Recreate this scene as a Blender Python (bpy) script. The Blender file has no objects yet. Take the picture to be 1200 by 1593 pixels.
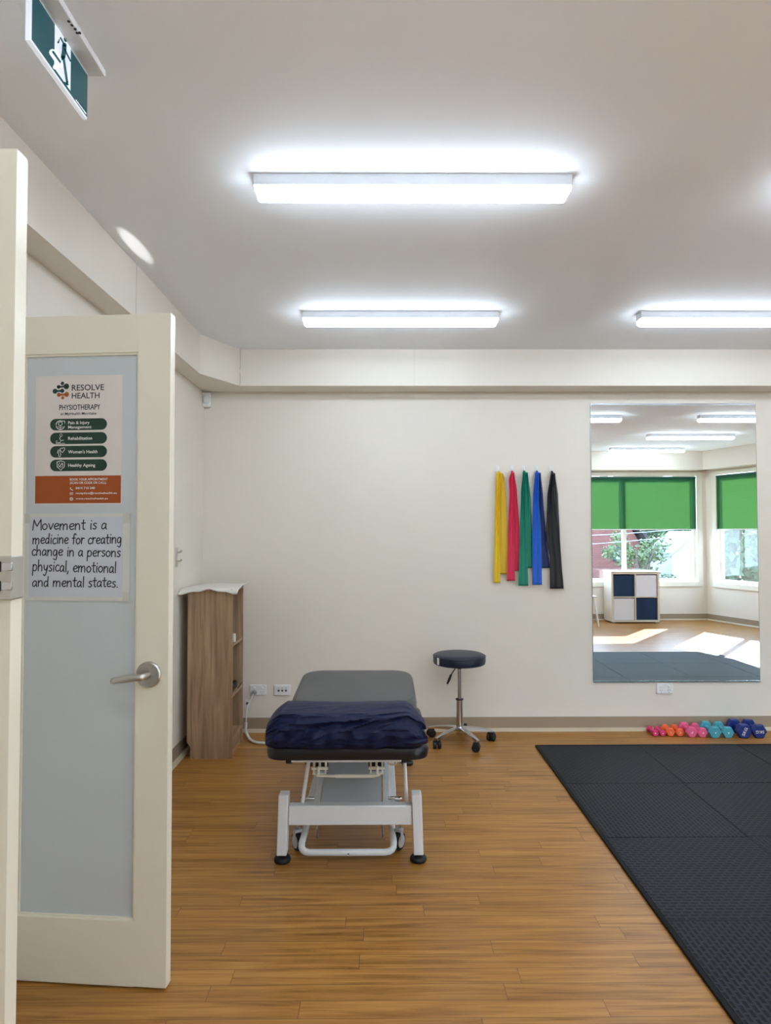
import bpy, bmesh, math, random
from math import sin, cos, pi, radians, atan2, hypot
from mathutils import Vector, Matrix
random.seed(7)
S = bpy.context.scene
COL = S.collection

# ------------------------------------------------------------------ camera
F, PITCH, YAW, ROLL, CH = 1038.5, 0.0292, 0.0068, -0.0018, 1.4256
right = Vector((cos(YAW), -sin(YAW), 0)); fh = Vector((sin(YAW), cos(YAW), 0))
fwd = fh*cos(PITCH) + Vector((0, 0, sin(PITCH))); up = -fh*sin(PITCH) + Vector((0, 0, cos(PITCH)))
r_, u_ = right, up
right = r_*cos(ROLL) + u_*sin(ROLL); up = u_*cos(ROLL) - r_*sin(ROLL)
cd = bpy.data.cameras.new('camera'); cam = bpy.data.objects.new('camera', cd); COL.objects.link(cam)
cd.sensor_fit = 'HORIZONTAL'; cd.sensor_width = 36; cd.lens = 36*F/1200; cd.clip_start = 0.02; cd.clip_end = 400
M3 = Matrix((right, up, -fwd)).transposed()
cam.matrix_world = Matrix.Translation((0, 0, CH)) @ M3.to_4x4()
S.camera = cam

# ------------------------------------------------------------------ world, sun, exposure
SUN_DIR = Vector((-0.62, 0.78, -0.50)).normalized()      # direction the sunlight travels
S.view_settings.view_transform = 'Standard'; S.view_settings.look = 'None'
S.view_settings.exposure = 1.33; S.view_settings.gamma = 1; S.view_settings.use_curve_mapping = False
w = bpy.data.worlds.new('world'); S.world = w; w.use_nodes = True
nt = w.node_tree; nt.nodes.clear()
wo = nt.nodes.new('ShaderNodeOutputWorld'); bg = nt.nodes.new('ShaderNodeBackground')
tcw = nt.nodes.new('ShaderNodeTexCoord'); sxw = nt.nodes.new('ShaderNodeSeparateXYZ'); crw = nt.nodes.new('ShaderNodeValToRGB')
crw.color_ramp.elements[0].position = 0.0; crw.color_ramp.elements[0].color = (.80, .90, 1.0, 1)      # pale horizon
crw.color_ramp.elements[1].position = .8; crw.color_ramp.elements[1].color = (.34, .55, .95, 1)       # blue zenith
bg.inputs[1].default_value = 5.6
nt.links.new(tcw.outputs['Generated'], sxw.inputs[0]); nt.links.new(sxw.outputs[2], crw.inputs[0])
nt.links.new(crw.outputs[0], bg.inputs[0]); nt.links.new(bg.outputs[0], wo.inputs[0])
sl = bpy.data.lights.new('sun', 'SUN'); sl.energy = 10.5; sl.angle = 0.009; sl.color = (1, .98, .95)
so = bpy.data.objects.new('sun', sl); COL.objects.link(so); so.rotation_euler = SUN_DIR.to_track_quat('-Z', 'Y').to_euler()
BATTEN_STRENGTH = 10.5
gl = bpy.data.lights.new('glint_stand_in', 'SPOT'); gl.energy = 800; gl.spot_size = radians(1.25); gl.spot_blend = .7; gl.shadow_soft_size = .004; gl.color = (1, .99, .96)
glo = bpy.data.objects.new('glint_stand_in', gl); COL.objects.link(glo); glo.location = (-1.12, -.95, 1.92)      # added spot standing in for reflected sun on the ceiling; no object reflects it
glo.rotation_euler = (Vector((-1.085, 2.93, 2.692))-glo.location).to_track_quat('-Z', 'Y').to_euler()

# ------------------------------------------------------------------ room dimensions
D = 4.8173; HC = 2.692; HB = 2.4352; XL = -1.279; YF = -1.1024; XC = 5.245
WB = 0.213; X2 = XL + 0.122
C3 = Vector((XC, YF)); RA = Vector((0.342, 0.94))         # splayed right wall: start and direction
RLEN = 3.0; RE = C3 + RA*RLEN

def ray(px, py):
    return right*((px-600)/F) - up*((py-796.5)/F) + fwd
def UZ(px, py, z):
    d = ray(px, py); t = (z-CH)/d.z; return Vector((0, 0, CH)) + d*t
def UY(px, py, y):
    d = ray(px, py); t = y/d.y; return Vector((0, 0, CH)) + d*t
def UX(px, py, x):
    d = ray(px, py); t = x/d.x; return Vector((0, 0, CH)) + d*t

# ------------------------------------------------------------------ materials
MATS = {}
def s2l(c):
    return tuple(((v/255)/12.92 if v/255 <= .04045 else ((v/255+.055)/1.055)**2.4) for v in c)
def mat(name, rgb, rough=.5, metal=0., bump=0., bscale=60., spec=.5, emis=None, estr=0., coat=0., vary=0., vscale=3., alpha=None):
    if name in MATS: return MATS[name]
    m = bpy.data.materials.new(name); m.use_nodes = True; MATS[name] = m
    n = m.node_tree.nodes; l = m.node_tree.links; b = n['Principled BSDF']
    c = (*s2l(rgb), 1)
    b.inputs['Base Color'].default_value = c; b.inputs['Roughness'].default_value = rough
    b.inputs['Metallic'].default_value = metal; b.inputs['Specular IOR Level'].default_value = spec
    b.inputs['Coat Weight'].default_value = coat
    tc = n.new('ShaderNodeTexCoord')
    nz = n.new('ShaderNodeTexNoise'); nz.inputs['Scale'].default_value = vscale; l.new(tc.outputs['Object'], nz.inputs['Vector'])
    if vary <= 0: vary = 0.03
    mx = n.new('ShaderNodeMix'); mx.data_type = 'RGBA'; mx.blend_type = 'MIX'
    mx.inputs[6].default_value = tuple(v*(1-vary) for v in c[:3])+(1,); mx.inputs[7].default_value = tuple(min(1, v*(1+vary)) for v in c[:3])+(1,)
    l.new(nz.outputs['Fac'], mx.inputs[0]); l.new(mx.outputs[2], b.inputs['Base Color'])
    if emis:
        b.inputs['Emission Color'].default_value = (*emis, 1); b.inputs['Emission Strength'].default_value = estr
    if bump > 0:
        nb = n.new('ShaderNodeTexNoise'); nb.inputs['Scale'].default_value = bscale; nb.inputs['Detail'].default_value = 4
        bp = n.new('ShaderNodeBump'); bp.inputs['Strength'].default_value = bump; bp.inputs['Distance'].default_value = .004
        l.new(tc.outputs['Object'], nb.inputs['Vector']); l.new(nb.outputs['Fac'], bp.inputs['Height']); l.new(bp.outputs[0], b.inputs['Normal'])
    return m

PAINT = mat('wall_paint', (233, 225, 213), .55, bump=.05, bscale=250)
CEIL = mat('ceiling_paint', (246, 249, 254), .7)
TRIMP = mat('trim_gloss_paint', (236, 231, 218), .3)
DOORP = mat('door_paint', (236, 229, 210), .28)
WHITEM = mat('white_powdercoat', (226, 227, 228), .3)
CREAMM = mat('cream_bracket', (214, 210, 198), .35)
PLW = mat('white_plastic', (235, 235, 235), .35)
BLK = mat('black_rubber', (13, 14, 16), .55)
BLKV = mat('black_vinyl', (15, 17, 25), .34, bump=.12, bscale=400)
GREYV = mat('grey_vinyl', (72, 74, 78), .36, bump=.12, bscale=400)
CHROME = mat('chrome', (205, 207, 210), .12, 1.)
STEEL = mat('brushed_steel', (196, 193, 188), .32, 1., bump=.1, bscale=90)
DSTEEL = mat('dark_steel', (80, 80, 82), .35, .9)
GREYS = mat('grey_plate', (196, 198, 202), .4)
SKIRT = mat('skirting_vinyl', (162, 144, 122), .5)
SKIRTL = mat('skirting_bead', (196, 180, 154), .5)
PAPER = mat('paper', (226, 217, 210), .6)
BOARD = mat('white_sheet', (206, 209, 218), .25)
SLEEVE = mat('sleeve_plastic', (212, 212, 205), .3)
INK = mat('marker_ink', (22, 22, 30), .5)
DGREEN = mat('poster_green', (22, 58, 45), .5)
TEALD = mat('logo_teal', (24, 72, 74), .5)
DARKT = mat('poster_dark_text', (32, 38, 38), .5)
ORANGE = mat('poster_orange', (166, 78, 20), .5)
OCHRE = mat('logo_ochre', (176, 96, 34), .5)
WTEXT = mat('white_print', (238, 236, 230), .5)
EXITG = mat('exit_green', (0, 76, 88), .25, emis=s2l((10, 92, 98)), estr=.1)
EXITW = mat('exit_white', (235, 240, 248), .25, emis=(.8, .9, 1), estr=.15)
NAVYC = mat('navy_cotton', (5, 18, 58), .55, spec=.3, bump=.12, bscale=300)
NAVYV = mat('navy_vinyl', (20, 34, 56), .4, bump=.1, bscale=300)
DGLASS = mat('frosted_door_glass', (203, 209, 211), .22)
TOWEL = mat('white_towel', (226, 222, 212), .85, bump=.3, bscale=160)
LAMPB = mat('lamp_housing', (222, 224, 228), .4)
LAMPD = mat('lamp_diffuser', (250, 250, 252), .4, emis=(.74, .87, 1.0), estr=BATTEN_STRENGTH)

m = bpy.data.materials.new('mirror_silver'); m.use_nodes = True; b = m.node_tree.nodes['Principled BSDF']
b.inputs['Base Color'].default_value = (.86, .90, .90, 1); b.inputs['Metallic'].default_value = 1; b.inputs['Roughness'].default_value = 0.0; MIRROR = m

def glass_mat():
    m = bpy.data.materials.new('window_glass'); m.use_nodes = True; n = m.node_tree.nodes; l = m.node_tree.links; n.clear()
    o = n.new('ShaderNodeOutputMaterial'); t = n.new('ShaderNodeBsdfTransparent'); g = n.new('ShaderNodeBsdfGlossy'); x = n.new('ShaderNodeMixShader')
    t.inputs[0].default_value = (.93, .96, .97, 1); g.inputs['Roughness'].default_value = .02; x.inputs[0].default_value = .05
    l.new(t.outputs[0], x.inputs[1]); l.new(g.outputs[0], x.inputs[2]); l.new(x.outputs[0], o.inputs[0]); return m
GLASS = glass_mat()

def blind_mat():
    m = bpy.data.materials.new('green_blind_fabric'); m.use_nodes = True; n = m.node_tree.nodes; l = m.node_tree.links; n.clear()
    o = n.new('ShaderNodeOutputMaterial'); d = n.new('ShaderNodeBsdfDiffuse'); t = n.new('ShaderNodeBsdfTranslucent'); x = n.new('ShaderNodeMixShader')
    tc = n.new('ShaderNodeTexCoord'); nz = n.new('ShaderNodeTexNoise'); nz.inputs['Scale'].default_value = 5
    mp = n.new('ShaderNodeMapping'); mp.inputs['Scale'].default_value = (1, 1, 12); cr = n.new('ShaderNodeMix'); cr.data_type = 'RGBA'
    cr.inputs[6].default_value = (.19, .29, .14, 1); cr.inputs[7].default_value = (.21, .33, .16, 1)
    l.new(tc.outputs['Object'], mp.inputs[0]); l.new(mp.outputs[0], nz.inputs[0]); l.new(nz.outputs['Fac'], cr.inputs[0])
    d.inputs[0].default_value = (.02, .15, .10, 1); l.new(cr.outputs[2], t.inputs[0]); x.inputs[0].default_value = .66
    l.new(d.outputs[0], x.inputs[1]); l.new(t.outputs[0], x.inputs[2]); l.new(x.outputs[0], o.inputs[0]); return m
BLIND = blind_mat()

def floor_mat():
    m = bpy.data.materials.new('oak_plank_floor'); m.use_nodes = True; n = m.node_tree.nodes; l = m.node_tree.links; b = n['Principled BSDF']
    tc = n.new('ShaderNodeTexCoord')
    br = n.new('ShaderNodeTexBrick'); br.inputs['Scale'].default_value = 1; br.inputs['Brick Width'].default_value = .92; br.inputs['Row Height'].default_value = .074
    br.inputs['Mortar Size'].default_value = .0011; br.inputs['Mortar Smooth'].default_value = .1; br.offset = .37; br.offset_frequency = 2; br.squash = 1.0
    br.inputs['Color1'].default_value = (0, 0, 0, 1); br.inputs['Color2'].default_value = (1, 1, 1, 1); br.inputs['Mortar'].default_value = (.5, .5, .5, 1)
    # shift each row by a pseudo random amount so that joints do not line up
    sx = n.new('ShaderNodeSeparateXYZ'); l.new(tc.outputs['Object'], sx.inputs[0])
    dv = n.new('ShaderNodeMath'); dv.operation = 'DIVIDE'; dv.inputs[1].default_value = .074; l.new(sx.outputs[1], dv.inputs[0])
    fl = n.new('ShaderNodeMath'); fl.operation = 'FLOOR'; l.new(dv.outputs[0], fl.inputs[0])
    wn = n.new('ShaderNodeTexWhiteNoise'); wn.noise_dimensions = '1D'; l.new(fl.outputs[0], wn.inputs['W'])
    ad = n.new('ShaderNodeMath'); ad.operation = 'ADD'; l.new(sx.outputs[0], ad.inputs[0]); l.new(wn.outputs['Value'], ad.inputs[1])
    cx = n.new('ShaderNodeCombineXYZ'); l.new(ad.outputs[0], cx.inputs[0]); l.new(sx.outputs[1], cx.inputs[1])
    l.new(cx.outputs[0], br.inputs['Vector'])
    # grain stretched along x
    mp = n.new('ShaderNodeMapping'); mp.inputs['Scale'].default_value = (1.4, 30, 1); l.new(cx.outputs[0], mp.inputs[0])
    off = n.new('ShaderNodeVectorMath'); off.operation = 'ADD'; l.new(mp.outputs[0], off.inputs[0])
    sc = n.new('ShaderNodeVectorMath'); sc.operation = 'SCALE'; sc.inputs['Scale'].default_value = 7.0; l.new(br.outputs['Color'], sc.inputs[0]); l.new(sc.outputs[0], off.inputs[1])
    nz = n.new('ShaderNodeTexNoise'); nz.inputs['Scale'].default_value = 1.6; nz.inputs['Detail'].default_value = 7; nz.inputs['Roughness'].default_value = .62; nz.inputs['Distortion'].default_value = .5
    l.new(off.outputs[0], nz.inputs['Vector'])
    cr = n.new('ShaderNodeValToRGB'); e = cr.color_ramp.elements
    e[0].position = .28; e[0].color = (*s2l((118, 72, 24)), 1); e[1].position = .75; e[1].color = (*s2l((190, 140, 72)), 1)
    k = e.new(.5); k.color = (*s2l((166, 114, 50)), 1)
    l.new(nz.outputs['Fac'], cr.inputs[0])
    hs = n.new('ShaderNodeHueSaturation'); l.new(cr.outputs[0], hs.inputs['Color'])
    mr = n.new('ShaderNodeMapRange'); mr.inputs[3].default_value = .90; mr.inputs[4].default_value = 1.08; l.new(br.outputs['Color'], mr.inputs[0]); l.new(mr.outputs[0], hs.inputs['Value'])
    mm = n.new('ShaderNodeMix'); mm.data_type = 'RGBA'; mm.blend_type = 'MIX'; mm.inputs[7].default_value = (*s2l((88, 54, 28)), 1)
    fm = n.new('ShaderNodeMath'); fm.operation = 'MULTIPLY'; fm.inputs[1].default_value = .75; l.new(br.outputs['Fac'], fm.inputs[0]); l.new(fm.outputs[0], mm.inputs[0])
    l.new(hs.outputs[0], mm.inputs[6]); l.new(mm.outputs[2], b.inputs['Base Color'])
    b.inputs['Roughness'].default_value = .36; b.inputs['Specular IOR Level'].default_value = .5
    bp = n.new('ShaderNodeBump'); bp.inputs['Strength'].default_value = .08; bp.inputs['Distance'].default_value = .003; l.new(nz.outputs['Fac'], bp.inputs['Height']); l.new(bp.outputs[0], b.inputs['Normal'])
    return m
FLOORM = floor_mat()

def wood_mat(name, a, bcol, axis='z', scale=1.):
    m = bpy.data.materials.new(name); m.use_nodes = True; n = m.node_tree.nodes; l = m.node_tree.links; b = n['Principled BSDF']
    tc = n.new('ShaderNodeTexCoord'); mp = n.new('ShaderNodeMapping')
    mp.inputs['Scale'].default_value = {'z': (26, 26, 1.3), 'x': (1.3, 26, 26), 'y': (26, 1.3, 26)}[axis]
    nz = n.new('ShaderNodeTexNoise'); nz.inputs['Scale'].default_value = scale; nz.inputs['Detail'].default_value = 8; nz.inputs['Roughness'].default_value = .6; nz.inputs['Distortion'].default_value = .9
    cr = n.new('ShaderNodeValToRGB'); e = cr.color_ramp.elements
    e[0].position = .3; e[0].color = (*s2l(a), 1); e[1].position = .7; e[1].color = (*s2l(bcol), 1)
    l.new(tc.outputs['Object'], mp.inputs[0]); l.new(mp.outputs[0], nz.inputs[0]); l.new(nz.outputs['Fac'], cr.inputs[0]); l.new(cr.outputs[0], b.inputs['Base Color'])
    b.inputs['Roughness'].default_value = .5; return m
OAK = wood_mat('oak_laminate', (126, 98, 72), (192, 160, 126), 'z')
OAKS = wood_mat('oak_laminate_shelf', (136, 104, 78), (186, 152, 120), 'y')

def mat_tile_mat(name, ang):
    m = bpy.data.materials.new(name); m.use_nodes = True; n = m.node_tree.nodes; l = m.node_tree.links; b = n['Principled BSDF']
    tc = n.new('ShaderNodeTexCoord'); mp = n.new('ShaderNodeMapping'); mp.inputs['Rotation'].default_value = (0, 0, ang)
    br = n.new('ShaderNodeTexBrick'); br.inputs['Scale'].default_value = 1; br.inputs['Brick Width'].default_value = .038; br.inputs['Row Height'].default_value = .020
    br.inputs['Mortar Size'].default_value = .0055; br.inputs['Mortar Smooth'].default_value = .35; br.offset = .5
    l.new(tc.outputs['Object'], mp.inputs[0]); l.new(mp.outputs[0], br.inputs['Vector'])
    bp = n.new('ShaderNodeBump'); bp.inputs['Strength'].default_value = .8; bp.inputs['Distance'].default_value = .004
    l.new(br.outputs['Fac'], bp.inputs['Height']); l.new(bp.outputs[0], b.inputs['Normal'])
    mx = n.new('ShaderNodeMix'); mx.data_type = 'RGBA'; mx.inputs[6].default_value = (*s2l((9, 11, 14)), 1); mx.inputs[7].default_value = (*s2l((38, 42, 50)), 1)
    l.new(br.outputs['Fac'], mx.inputs[0]); l.new(mx.outputs[2], b.inputs['Base Color'])
    b.inputs['Roughness'].default_value = .6; b.inputs['Specular IOR Level'].default_value = .22; return m
FOAM_A = mat_tile_mat('foam_tile_a', radians(0)); FOAM_B = mat_tile_mat('foam_tile_b', radians(90))

def brick_mat():
    m = bpy.data.materials.new('red_brick'); m.use_nodes = True; n = m.node_tree.nodes; l = m.node_tree.links; b = n['Principled BSDF']
    tc = n.new('ShaderNodeTexCoord'); mp = n.new('ShaderNodeMapping'); mp.inputs['Rotation'].default_value = (radians(90), 0, 0)
    br = n.new('ShaderNodeTexBrick'); br.inputs['Scale'].default_value = 1; br.inputs['Brick Width'].default_value = .24; br.inputs['Row Height'].default_value = .086
    br.inputs['Mortar Size'].default_value = .008
    br.inputs['Color1'].default_value = (*s2l((118, 62, 52)), 1); br.inputs['Color2'].default_value = (*s2l((100, 50, 42)), 1); br.inputs['Mortar'].default_value = (*s2l((112, 96, 88)), 1)
    l.new(tc.outputs['Object'], mp.inputs[0]); l.new(mp.outputs[0], br.inputs['Vector']); l.new(br.outputs['Color'], b.inputs['Base Color']); b.inputs['Roughness'].default_value = .9
    return m
BRICK = brick_mat()

# ------------------------------------------------------------------ mesh builder
class MB:
    def __init__(s): s.v = []; s.f = []; s.smooth = []
    def add(s, vs, fs, sm=False, T=None):
        o = len(s.v)
        for p in vs:
            p = Vector(p)
            if T is not None: p = T @ p
            s.v.append(tuple(p))
        for f in fs: s.f.append(tuple(i+o for i in f)); s.smooth.append(sm)
        return s
    def box(s, a, b, T=None):
        x0, y0, z0 = a; x1, y1, z1 = b
        vs = [(x0,y0,z0),(x1,y0,z0),(x1,y1,z0),(x0,y1,z0),(x0,y0,z1),(x1,y0,z1),(x1,y1,z1),(x0,y1,z1)]
        return s.add(vs, [(0,3,2,1),(4,5,6,7),(0,1,5,4),(1,2,6,5),(2,3,7,6),(3,0,4,7)], False, T)
    def cyl(s, p0, p1, r0, r1=None, n=20, caps=True):
        r1 = r0 if r1 is None else r1
        return s.tube([p0, p1], [r0, r1], n, caps)
    def tube(s, pts, r, n=10, caps=True, closed=False):
        pts = [Vector(p) for p in pts]; k = len(pts)
        rs = r if isinstance(r, (list, tuple)) else [r]*k
        vs = []; prev = None
        for i, p in enumerate(pts):
            if closed: t = pts[(i+1) % k]-pts[i-1]
            else: t = pts[min(i+1, k-1)]-pts[max(i-1, 0)]
            t.normalize()
            if prev is None:
                a = Vector((0, 0, 1)) if abs(t.z) < .9 else Vector((1, 0, 0)); nrm = t.cross(a).normalized()
            else:
                nrm = prev - t*prev.dot(t); nrm.normalize()
            prev = nrm; bn = t.cross(nrm)
            for j in range(n):
                a = 2*pi*j/n; vs.append(p + nrm*cos(a)*rs[i] + bn*sin(a)*rs[i])
        fs = []
        for i in range(k if closed else k-1):
            i2 = (i+1) % k
            for j in range(n):
                fs.append((i*n+j, i*n+(j+1) % n, i2*n+(j+1) % n, i2*n+j))
        s.add(vs, fs, True)
        if caps and not closed:
            s.add(vs[:n], [tuple(range(n))[::-1]]); s.add(vs[-n:], [tuple(range(n))])
        return s
    def lathe(s, prof, c=(0,0,0), n=32, T=None):
        c = Vector(c); vs = []; fs = []
        for r, z in prof:
            for j in range(n):
                a = 2*pi*j/n; vs.append(c+Vector((r*cos(a), r*sin(a), z)))
        for i in range(len(prof)-1):
            for j in range(n):
                fs.append((i*n+j, i*n+(j+1) % n, (i+1)*n+(j+1) % n, (i+1)*n+j))
        if prof[0][0] > 1e-5: fs.append(tuple(range(n))[::-1])
        if prof[-1][0] > 1e-5: fs.append(tuple((len(prof)-1)*n+j for j in range(n)))
        return s.add(vs, fs, True, T)
    def prism(s, poly, depth, T=None):      # polygon in local xy, extruded from z=0 to z=depth
        n = len(poly); vs = [(x, y, 0) for x, y in poly]+[(x, y, depth) for x, y in poly]
        fs = [tuple(range(n))[::-1], tuple(range(n, 2*n))]+[(i, (i+1) % n, n+(i+1) % n, n+i) for i in range(n)]
        return s.add(vs, fs, False, T)
    def build(s, name, m, parent=None, bevel=0, seg=2, smooth=None, subsurf=0):
        me = bpy.data.meshes.new(name); me.from_pydata(s.v, [], s.f); me.update()
        bm = bmesh.new(); bm.from_mesh(me); bmesh.ops.remove_doubles(bm, verts=bm.verts, dist=1e-6)
        bmesh.ops.recalc_face_normals(bm, faces=bm.faces); bm.to_mesh(me); bm.free()
        me.materials.append(m)
        o = bpy.data.objects.new(name, me); COL.objects.link(o)
        if parent is not None: o.parent = parent
        if bevel:
            md = o.modifiers.new('bevel', 'BEVEL'); md.width = bevel; md.segments = seg; md.limit_method = 'ANGLE'; md.angle_limit = radians(40)
        if subsurf:
            md = o.modifiers.new('sub', 'SUBSURF'); md.levels = subsurf; md.render_levels = subsurf
        sm = any(s.smooth) if smooth is None else smooth
        if sm or bevel:
            for p in me.polygons: p.use_smooth = True
            if not subsurf:
                try:
                    me.set_sharp_from_angle(angle=radians(38))
                except Exception: pass
        return o

def tag(o, label=None, cat=None, group=None, kind=None):
    if label: o['label'] = label
    if cat: o['category'] = cat
    if group: o['group'] = group
    if kind: o['kind'] = kind
    return o
def thing(name, label, cat, loc=(0,0,0), rz=0, group=None):
    o = bpy.data.objects.new(name, None); COL.objects.link(o); o.location = loc; o.rotation_euler = (0, 0, rz); o.empty_display_size = .1
    return tag(o, label, cat, group)
def struct(o): o['kind'] = 'structure'; return o
def copy_tree(o, parent=None):
    c = o.copy(); COL.objects.link(c); c.parent = parent
    for ch in list(o.children): copy_tree(ch, c)
    return c
def frameT(o, x, y, z=None):                # matrix from origin and axes
    x = Vector(x).normalized(); y = Vector(y).normalized(); z = x.cross(y) if z is None else Vector(z)
    return Matrix.Translation(o) @ Matrix((x, y, z)).transposed().to_4x4()
_tc = {}
def text_poly(txt, bold=0.):
    key = (txt, bold)
    if key in _tc: return _tc[key]
    cu = bpy.data.curves.new('t', 'FONT'); cu.body = txt; cu.resolution_u = 3; cu.offset = bold; cu.fill_mode = 'FRONT' if hasattr(cu, 'fill_mode') else cu.fill_mode
    o = bpy.data.objects.new('t', cu); COL.objects.link(o)
    dg = bpy.context.evaluated_depsgraph_get(); me = bpy.data.meshes.new_from_object(o.evaluated_get(dg))
    vs = [(v.co.x, v.co.y) for v in me.vertices]; fs = [tuple(p.vertices) for p in me.polygons]
    bpy.data.objects.remove(o); bpy.data.curves.remove(cu); bpy.data.meshes.remove(me)
    _tc[key] = (vs, fs); return vs, fs
def add_text(mb, txt, T, x0, x1, base, cap, bold=0.):
    vs, fs = text_poly(txt, bold)
    a = min(v[0] for v in vs); b_ = max(v[0] for v in vs); k = (x1-x0)/(b_-a); h = cap/.69
    mb.add([((v[0]-a)*k+x0, base+v[1]*h, 0) for v in vs], fs, False, T)
def ribbon(mb, pts, wd, T=None, z=0, closed=False):
    pts = [Vector((p[0], p[1])) for p in pts]; k = len(pts); vs = []; fs = []
    for i, p in enumerate(pts):
        t = (pts[(i+1) % k]-pts[i-1]) if closed else (pts[min(i+1, k-1)]-pts[max(i-1, 0)])
        if t.length < 1e-9: t = Vector((1, 0))
        t.normalize(); n = Vector((-t.y, t.x))*wd/2
        vs += [(p.x+n.x, p.y+n.y, z), (p.x-n.x, p.y-n.y, z)]
    for i in range(k if closed else k-1):
        j = (i+1) % k; fs.append((2*i, 2*i+1, 2*j+1, 2*j))
    mb.add(vs, fs, False, T)
    if not closed:
        for p in (pts[0], pts[-1]):
            mb.add([(p.x+cos(a*pi/4)*wd/2, p.y+sin(a*pi/4)*wd/2, z) for a in range(8)], [tuple(range(8))], False, T)
def disc(mb, cx, cy, r, T=None, z=0, n=24, ry=None):
    ry = r if ry is None else ry
    mb.add([(cx+cos(2*pi*a/n)*r, cy+sin(2*pi*a/n)*ry, z) for a in range(n)], [tuple(range(n))], False, T)
def catmull(pts, sub=6, closed=False):
    k = len(pts); out = []
    if k < 3: return [tuple(p) for p in pts]
    rng = range(k if closed else k-1)
    for i in rng:
        if closed: p0, p1, p2, p3 = (Vector(pts[(i+j) % k]) for j in (-1, 0, 1, 2))
        else: p0, p1, p2, p3 = Vector(pts[max(i-1, 0)]), Vector(pts[i]), Vector(pts[i+1]), Vector(pts[min(i+2, k-1)])
        for s_ in range(sub):
            t = s_/sub
            out.append(tuple(.5*((2*p1)+(p2-p0)*t+(2*p0-5*p1+4*p2-p3)*t*t+(3*p1-p0-3*p2+p3)*t**3)))
    if not closed: out.append(tuple(pts[-1]))
    return out

# ------------------------------------------------------------------ room shell
TH = .2
fl = [(XL-TH, D+TH), (XL-TH, YF-TH), (XC+.1, YF-TH), (RE.x+.25, RE.y), (RE.x+.25, D+TH)]
struct(MB().prism(fl, -.1).build('floor', FLOORM))
struct(MB().prism(fl, .12, Matrix.Translation((0, 0, HC))).build('ceiling', CEIL))
struct(MB().box((XL-TH, D, 0), (RE.x+.25, D+TH, HC)).build('wall_back', PAINT))
struct(MB().box((XL-TH, YF-TH, 0), (XL, D, HC)).build('wall_left', PAINT))
# front wall (behind the camera) with the window opening
WZ0, WZ1 = .54, 2.37
WX0, WX1 = 2.62, 5.18
mb = MB()
mb.box((XL, YF-TH, 0), (WX0, YF, HC)); mb.box((WX0, YF-TH, 0), (WX1, YF, WZ0)); mb.box((WX0, YF-TH, WZ1), (WX1, YF, HC)); mb.box((WX1, YF-TH, 0), (XC+.08, YF, HC))
struct(mb.build('wall_front', PAINT))
RT = frameT((C3.x, C3.y, 0), (RA.x, RA.y, 0), (RA.y, -RA.x, 0), (0, 0, 1))      # local x along wall, y outward
RT = Matrix.Translation((C3.x, C3.y, 0)) @ Matrix(((RA.x, RA.y, 0), (RA.y, -RA.x, 0), (0, 0, 1))).to_4x4()
V0, V1 = .13, 1.88
mb = MB()
mb.box((0, 0, 0), (V0, TH, HC), RT); mb.box((V0, 0, 0), (V1, TH, WZ0), RT); mb.box((V0, 0, WZ1), (V1, TH, HC), RT); mb.box((V1, 0, 0), (RLEN, TH, HC), RT)
mb.box((RE.x, RE.y, 0), (RE.x+TH, D, HC))
struct(mb.build('wall_right', PAINT))

# bulkheads hanging under the ceiling along the walls
K1 = (X2, 4.245); K2 = (XL+.304, D-WB)
mb = MB(); mb.prism([(XL, YF), (X2, YF), K1, (XL, K1[1])], HC-HB, Matrix.Translation((0, 0, HB)))
struct(mb.build('trim_1', PAINT))
struct(MB().prism([(XL, K1[1]), K1, K2, (K2[0], D), (XL, D)], HC-HB, Matrix.Translation((0, 0, HB))).build('trim_2', PAINT, bevel=.002))
struct(MB().prism([(K2[0], D), K2, (RE.x, D-WB), (RE.x, D)], HC-HB, Matrix.Translation((0, 0, HB))).build('trim_3', PAINT, bevel=.002))
struct(MB().prism([(X2, YF), (X2, YF+.2), (XC-.02, YF+.2), (XC, YF)], HC-2.395, Matrix.Translation((0, 0, 2.395))).build('trim_4', PAINT))
struct(MB().box((.02, -.2, 2.395), (RLEN, 0, HC), RT).build('trim_5', PAINT))
# filled plaster joints on the bulkhead faces
SEAM = mat('plaster_joint', (196, 190, 180), .7)
mb = MB()
mb.tube([(K2[0]+.0, K2[1]-.001, HC), (K2[0]+.003, K2[1]-.001, HC-.12), (K2[0]-.004, K2[1]-.002, HC-.15), (K2[0]+.002, K2[1]-.001, HC-.19), (K2[0], K2[1]-.001, HB)], .0022, 6)
p = UX(212, 440, X2); mb.box((X2-.001, p.y-.0015, HB), (X2+.0012, p.y+.0015, HC))
p = UY(645, 570, D-WB); mb.box((p.x-.001, D-WB-.0008, HB), (p.x+.001, D-WB+.001, HC))
struct(mb.build('trim_6', SEAM))

# skirting: coved vinyl with a pale bead at the floor
def skirt(name, a, b_):
    a = Vector((*a, 0)); b_ = Vector((*b_, 0)); x = (b_-a).normalized(); L = (b_-a).length
    T = Matrix.Translation(a) @ Matrix((x, (0, 0, 1), x.cross(Vector((0, 0, 1))))).transposed().to_4x4()
    # local: x along, y up, z toward the room
    o = struct(MB().box((0, 0, 0), (L, .098, .006), T).build(name, SKIRT, bevel=.002))
    mb = MB(); mb.add([(0, 0, .006), (0, 0, .03), (0, .010, .022), (0, .02, .006), (L, 0, .006), (L, 0, .03), (L, .010, .022), (L, .02, .006)],
        [(0, 1, 2, 3), (4, 7, 6, 5), (0, 4, 5, 1), (1, 5, 6, 2), (2, 6, 7, 3), (3, 7, 4, 0)], False, T)
    mb.build('cove_bead', SKIRTL, o); return o
skirt('baseboard_back', (XL, D), (RE.x, D))
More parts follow.
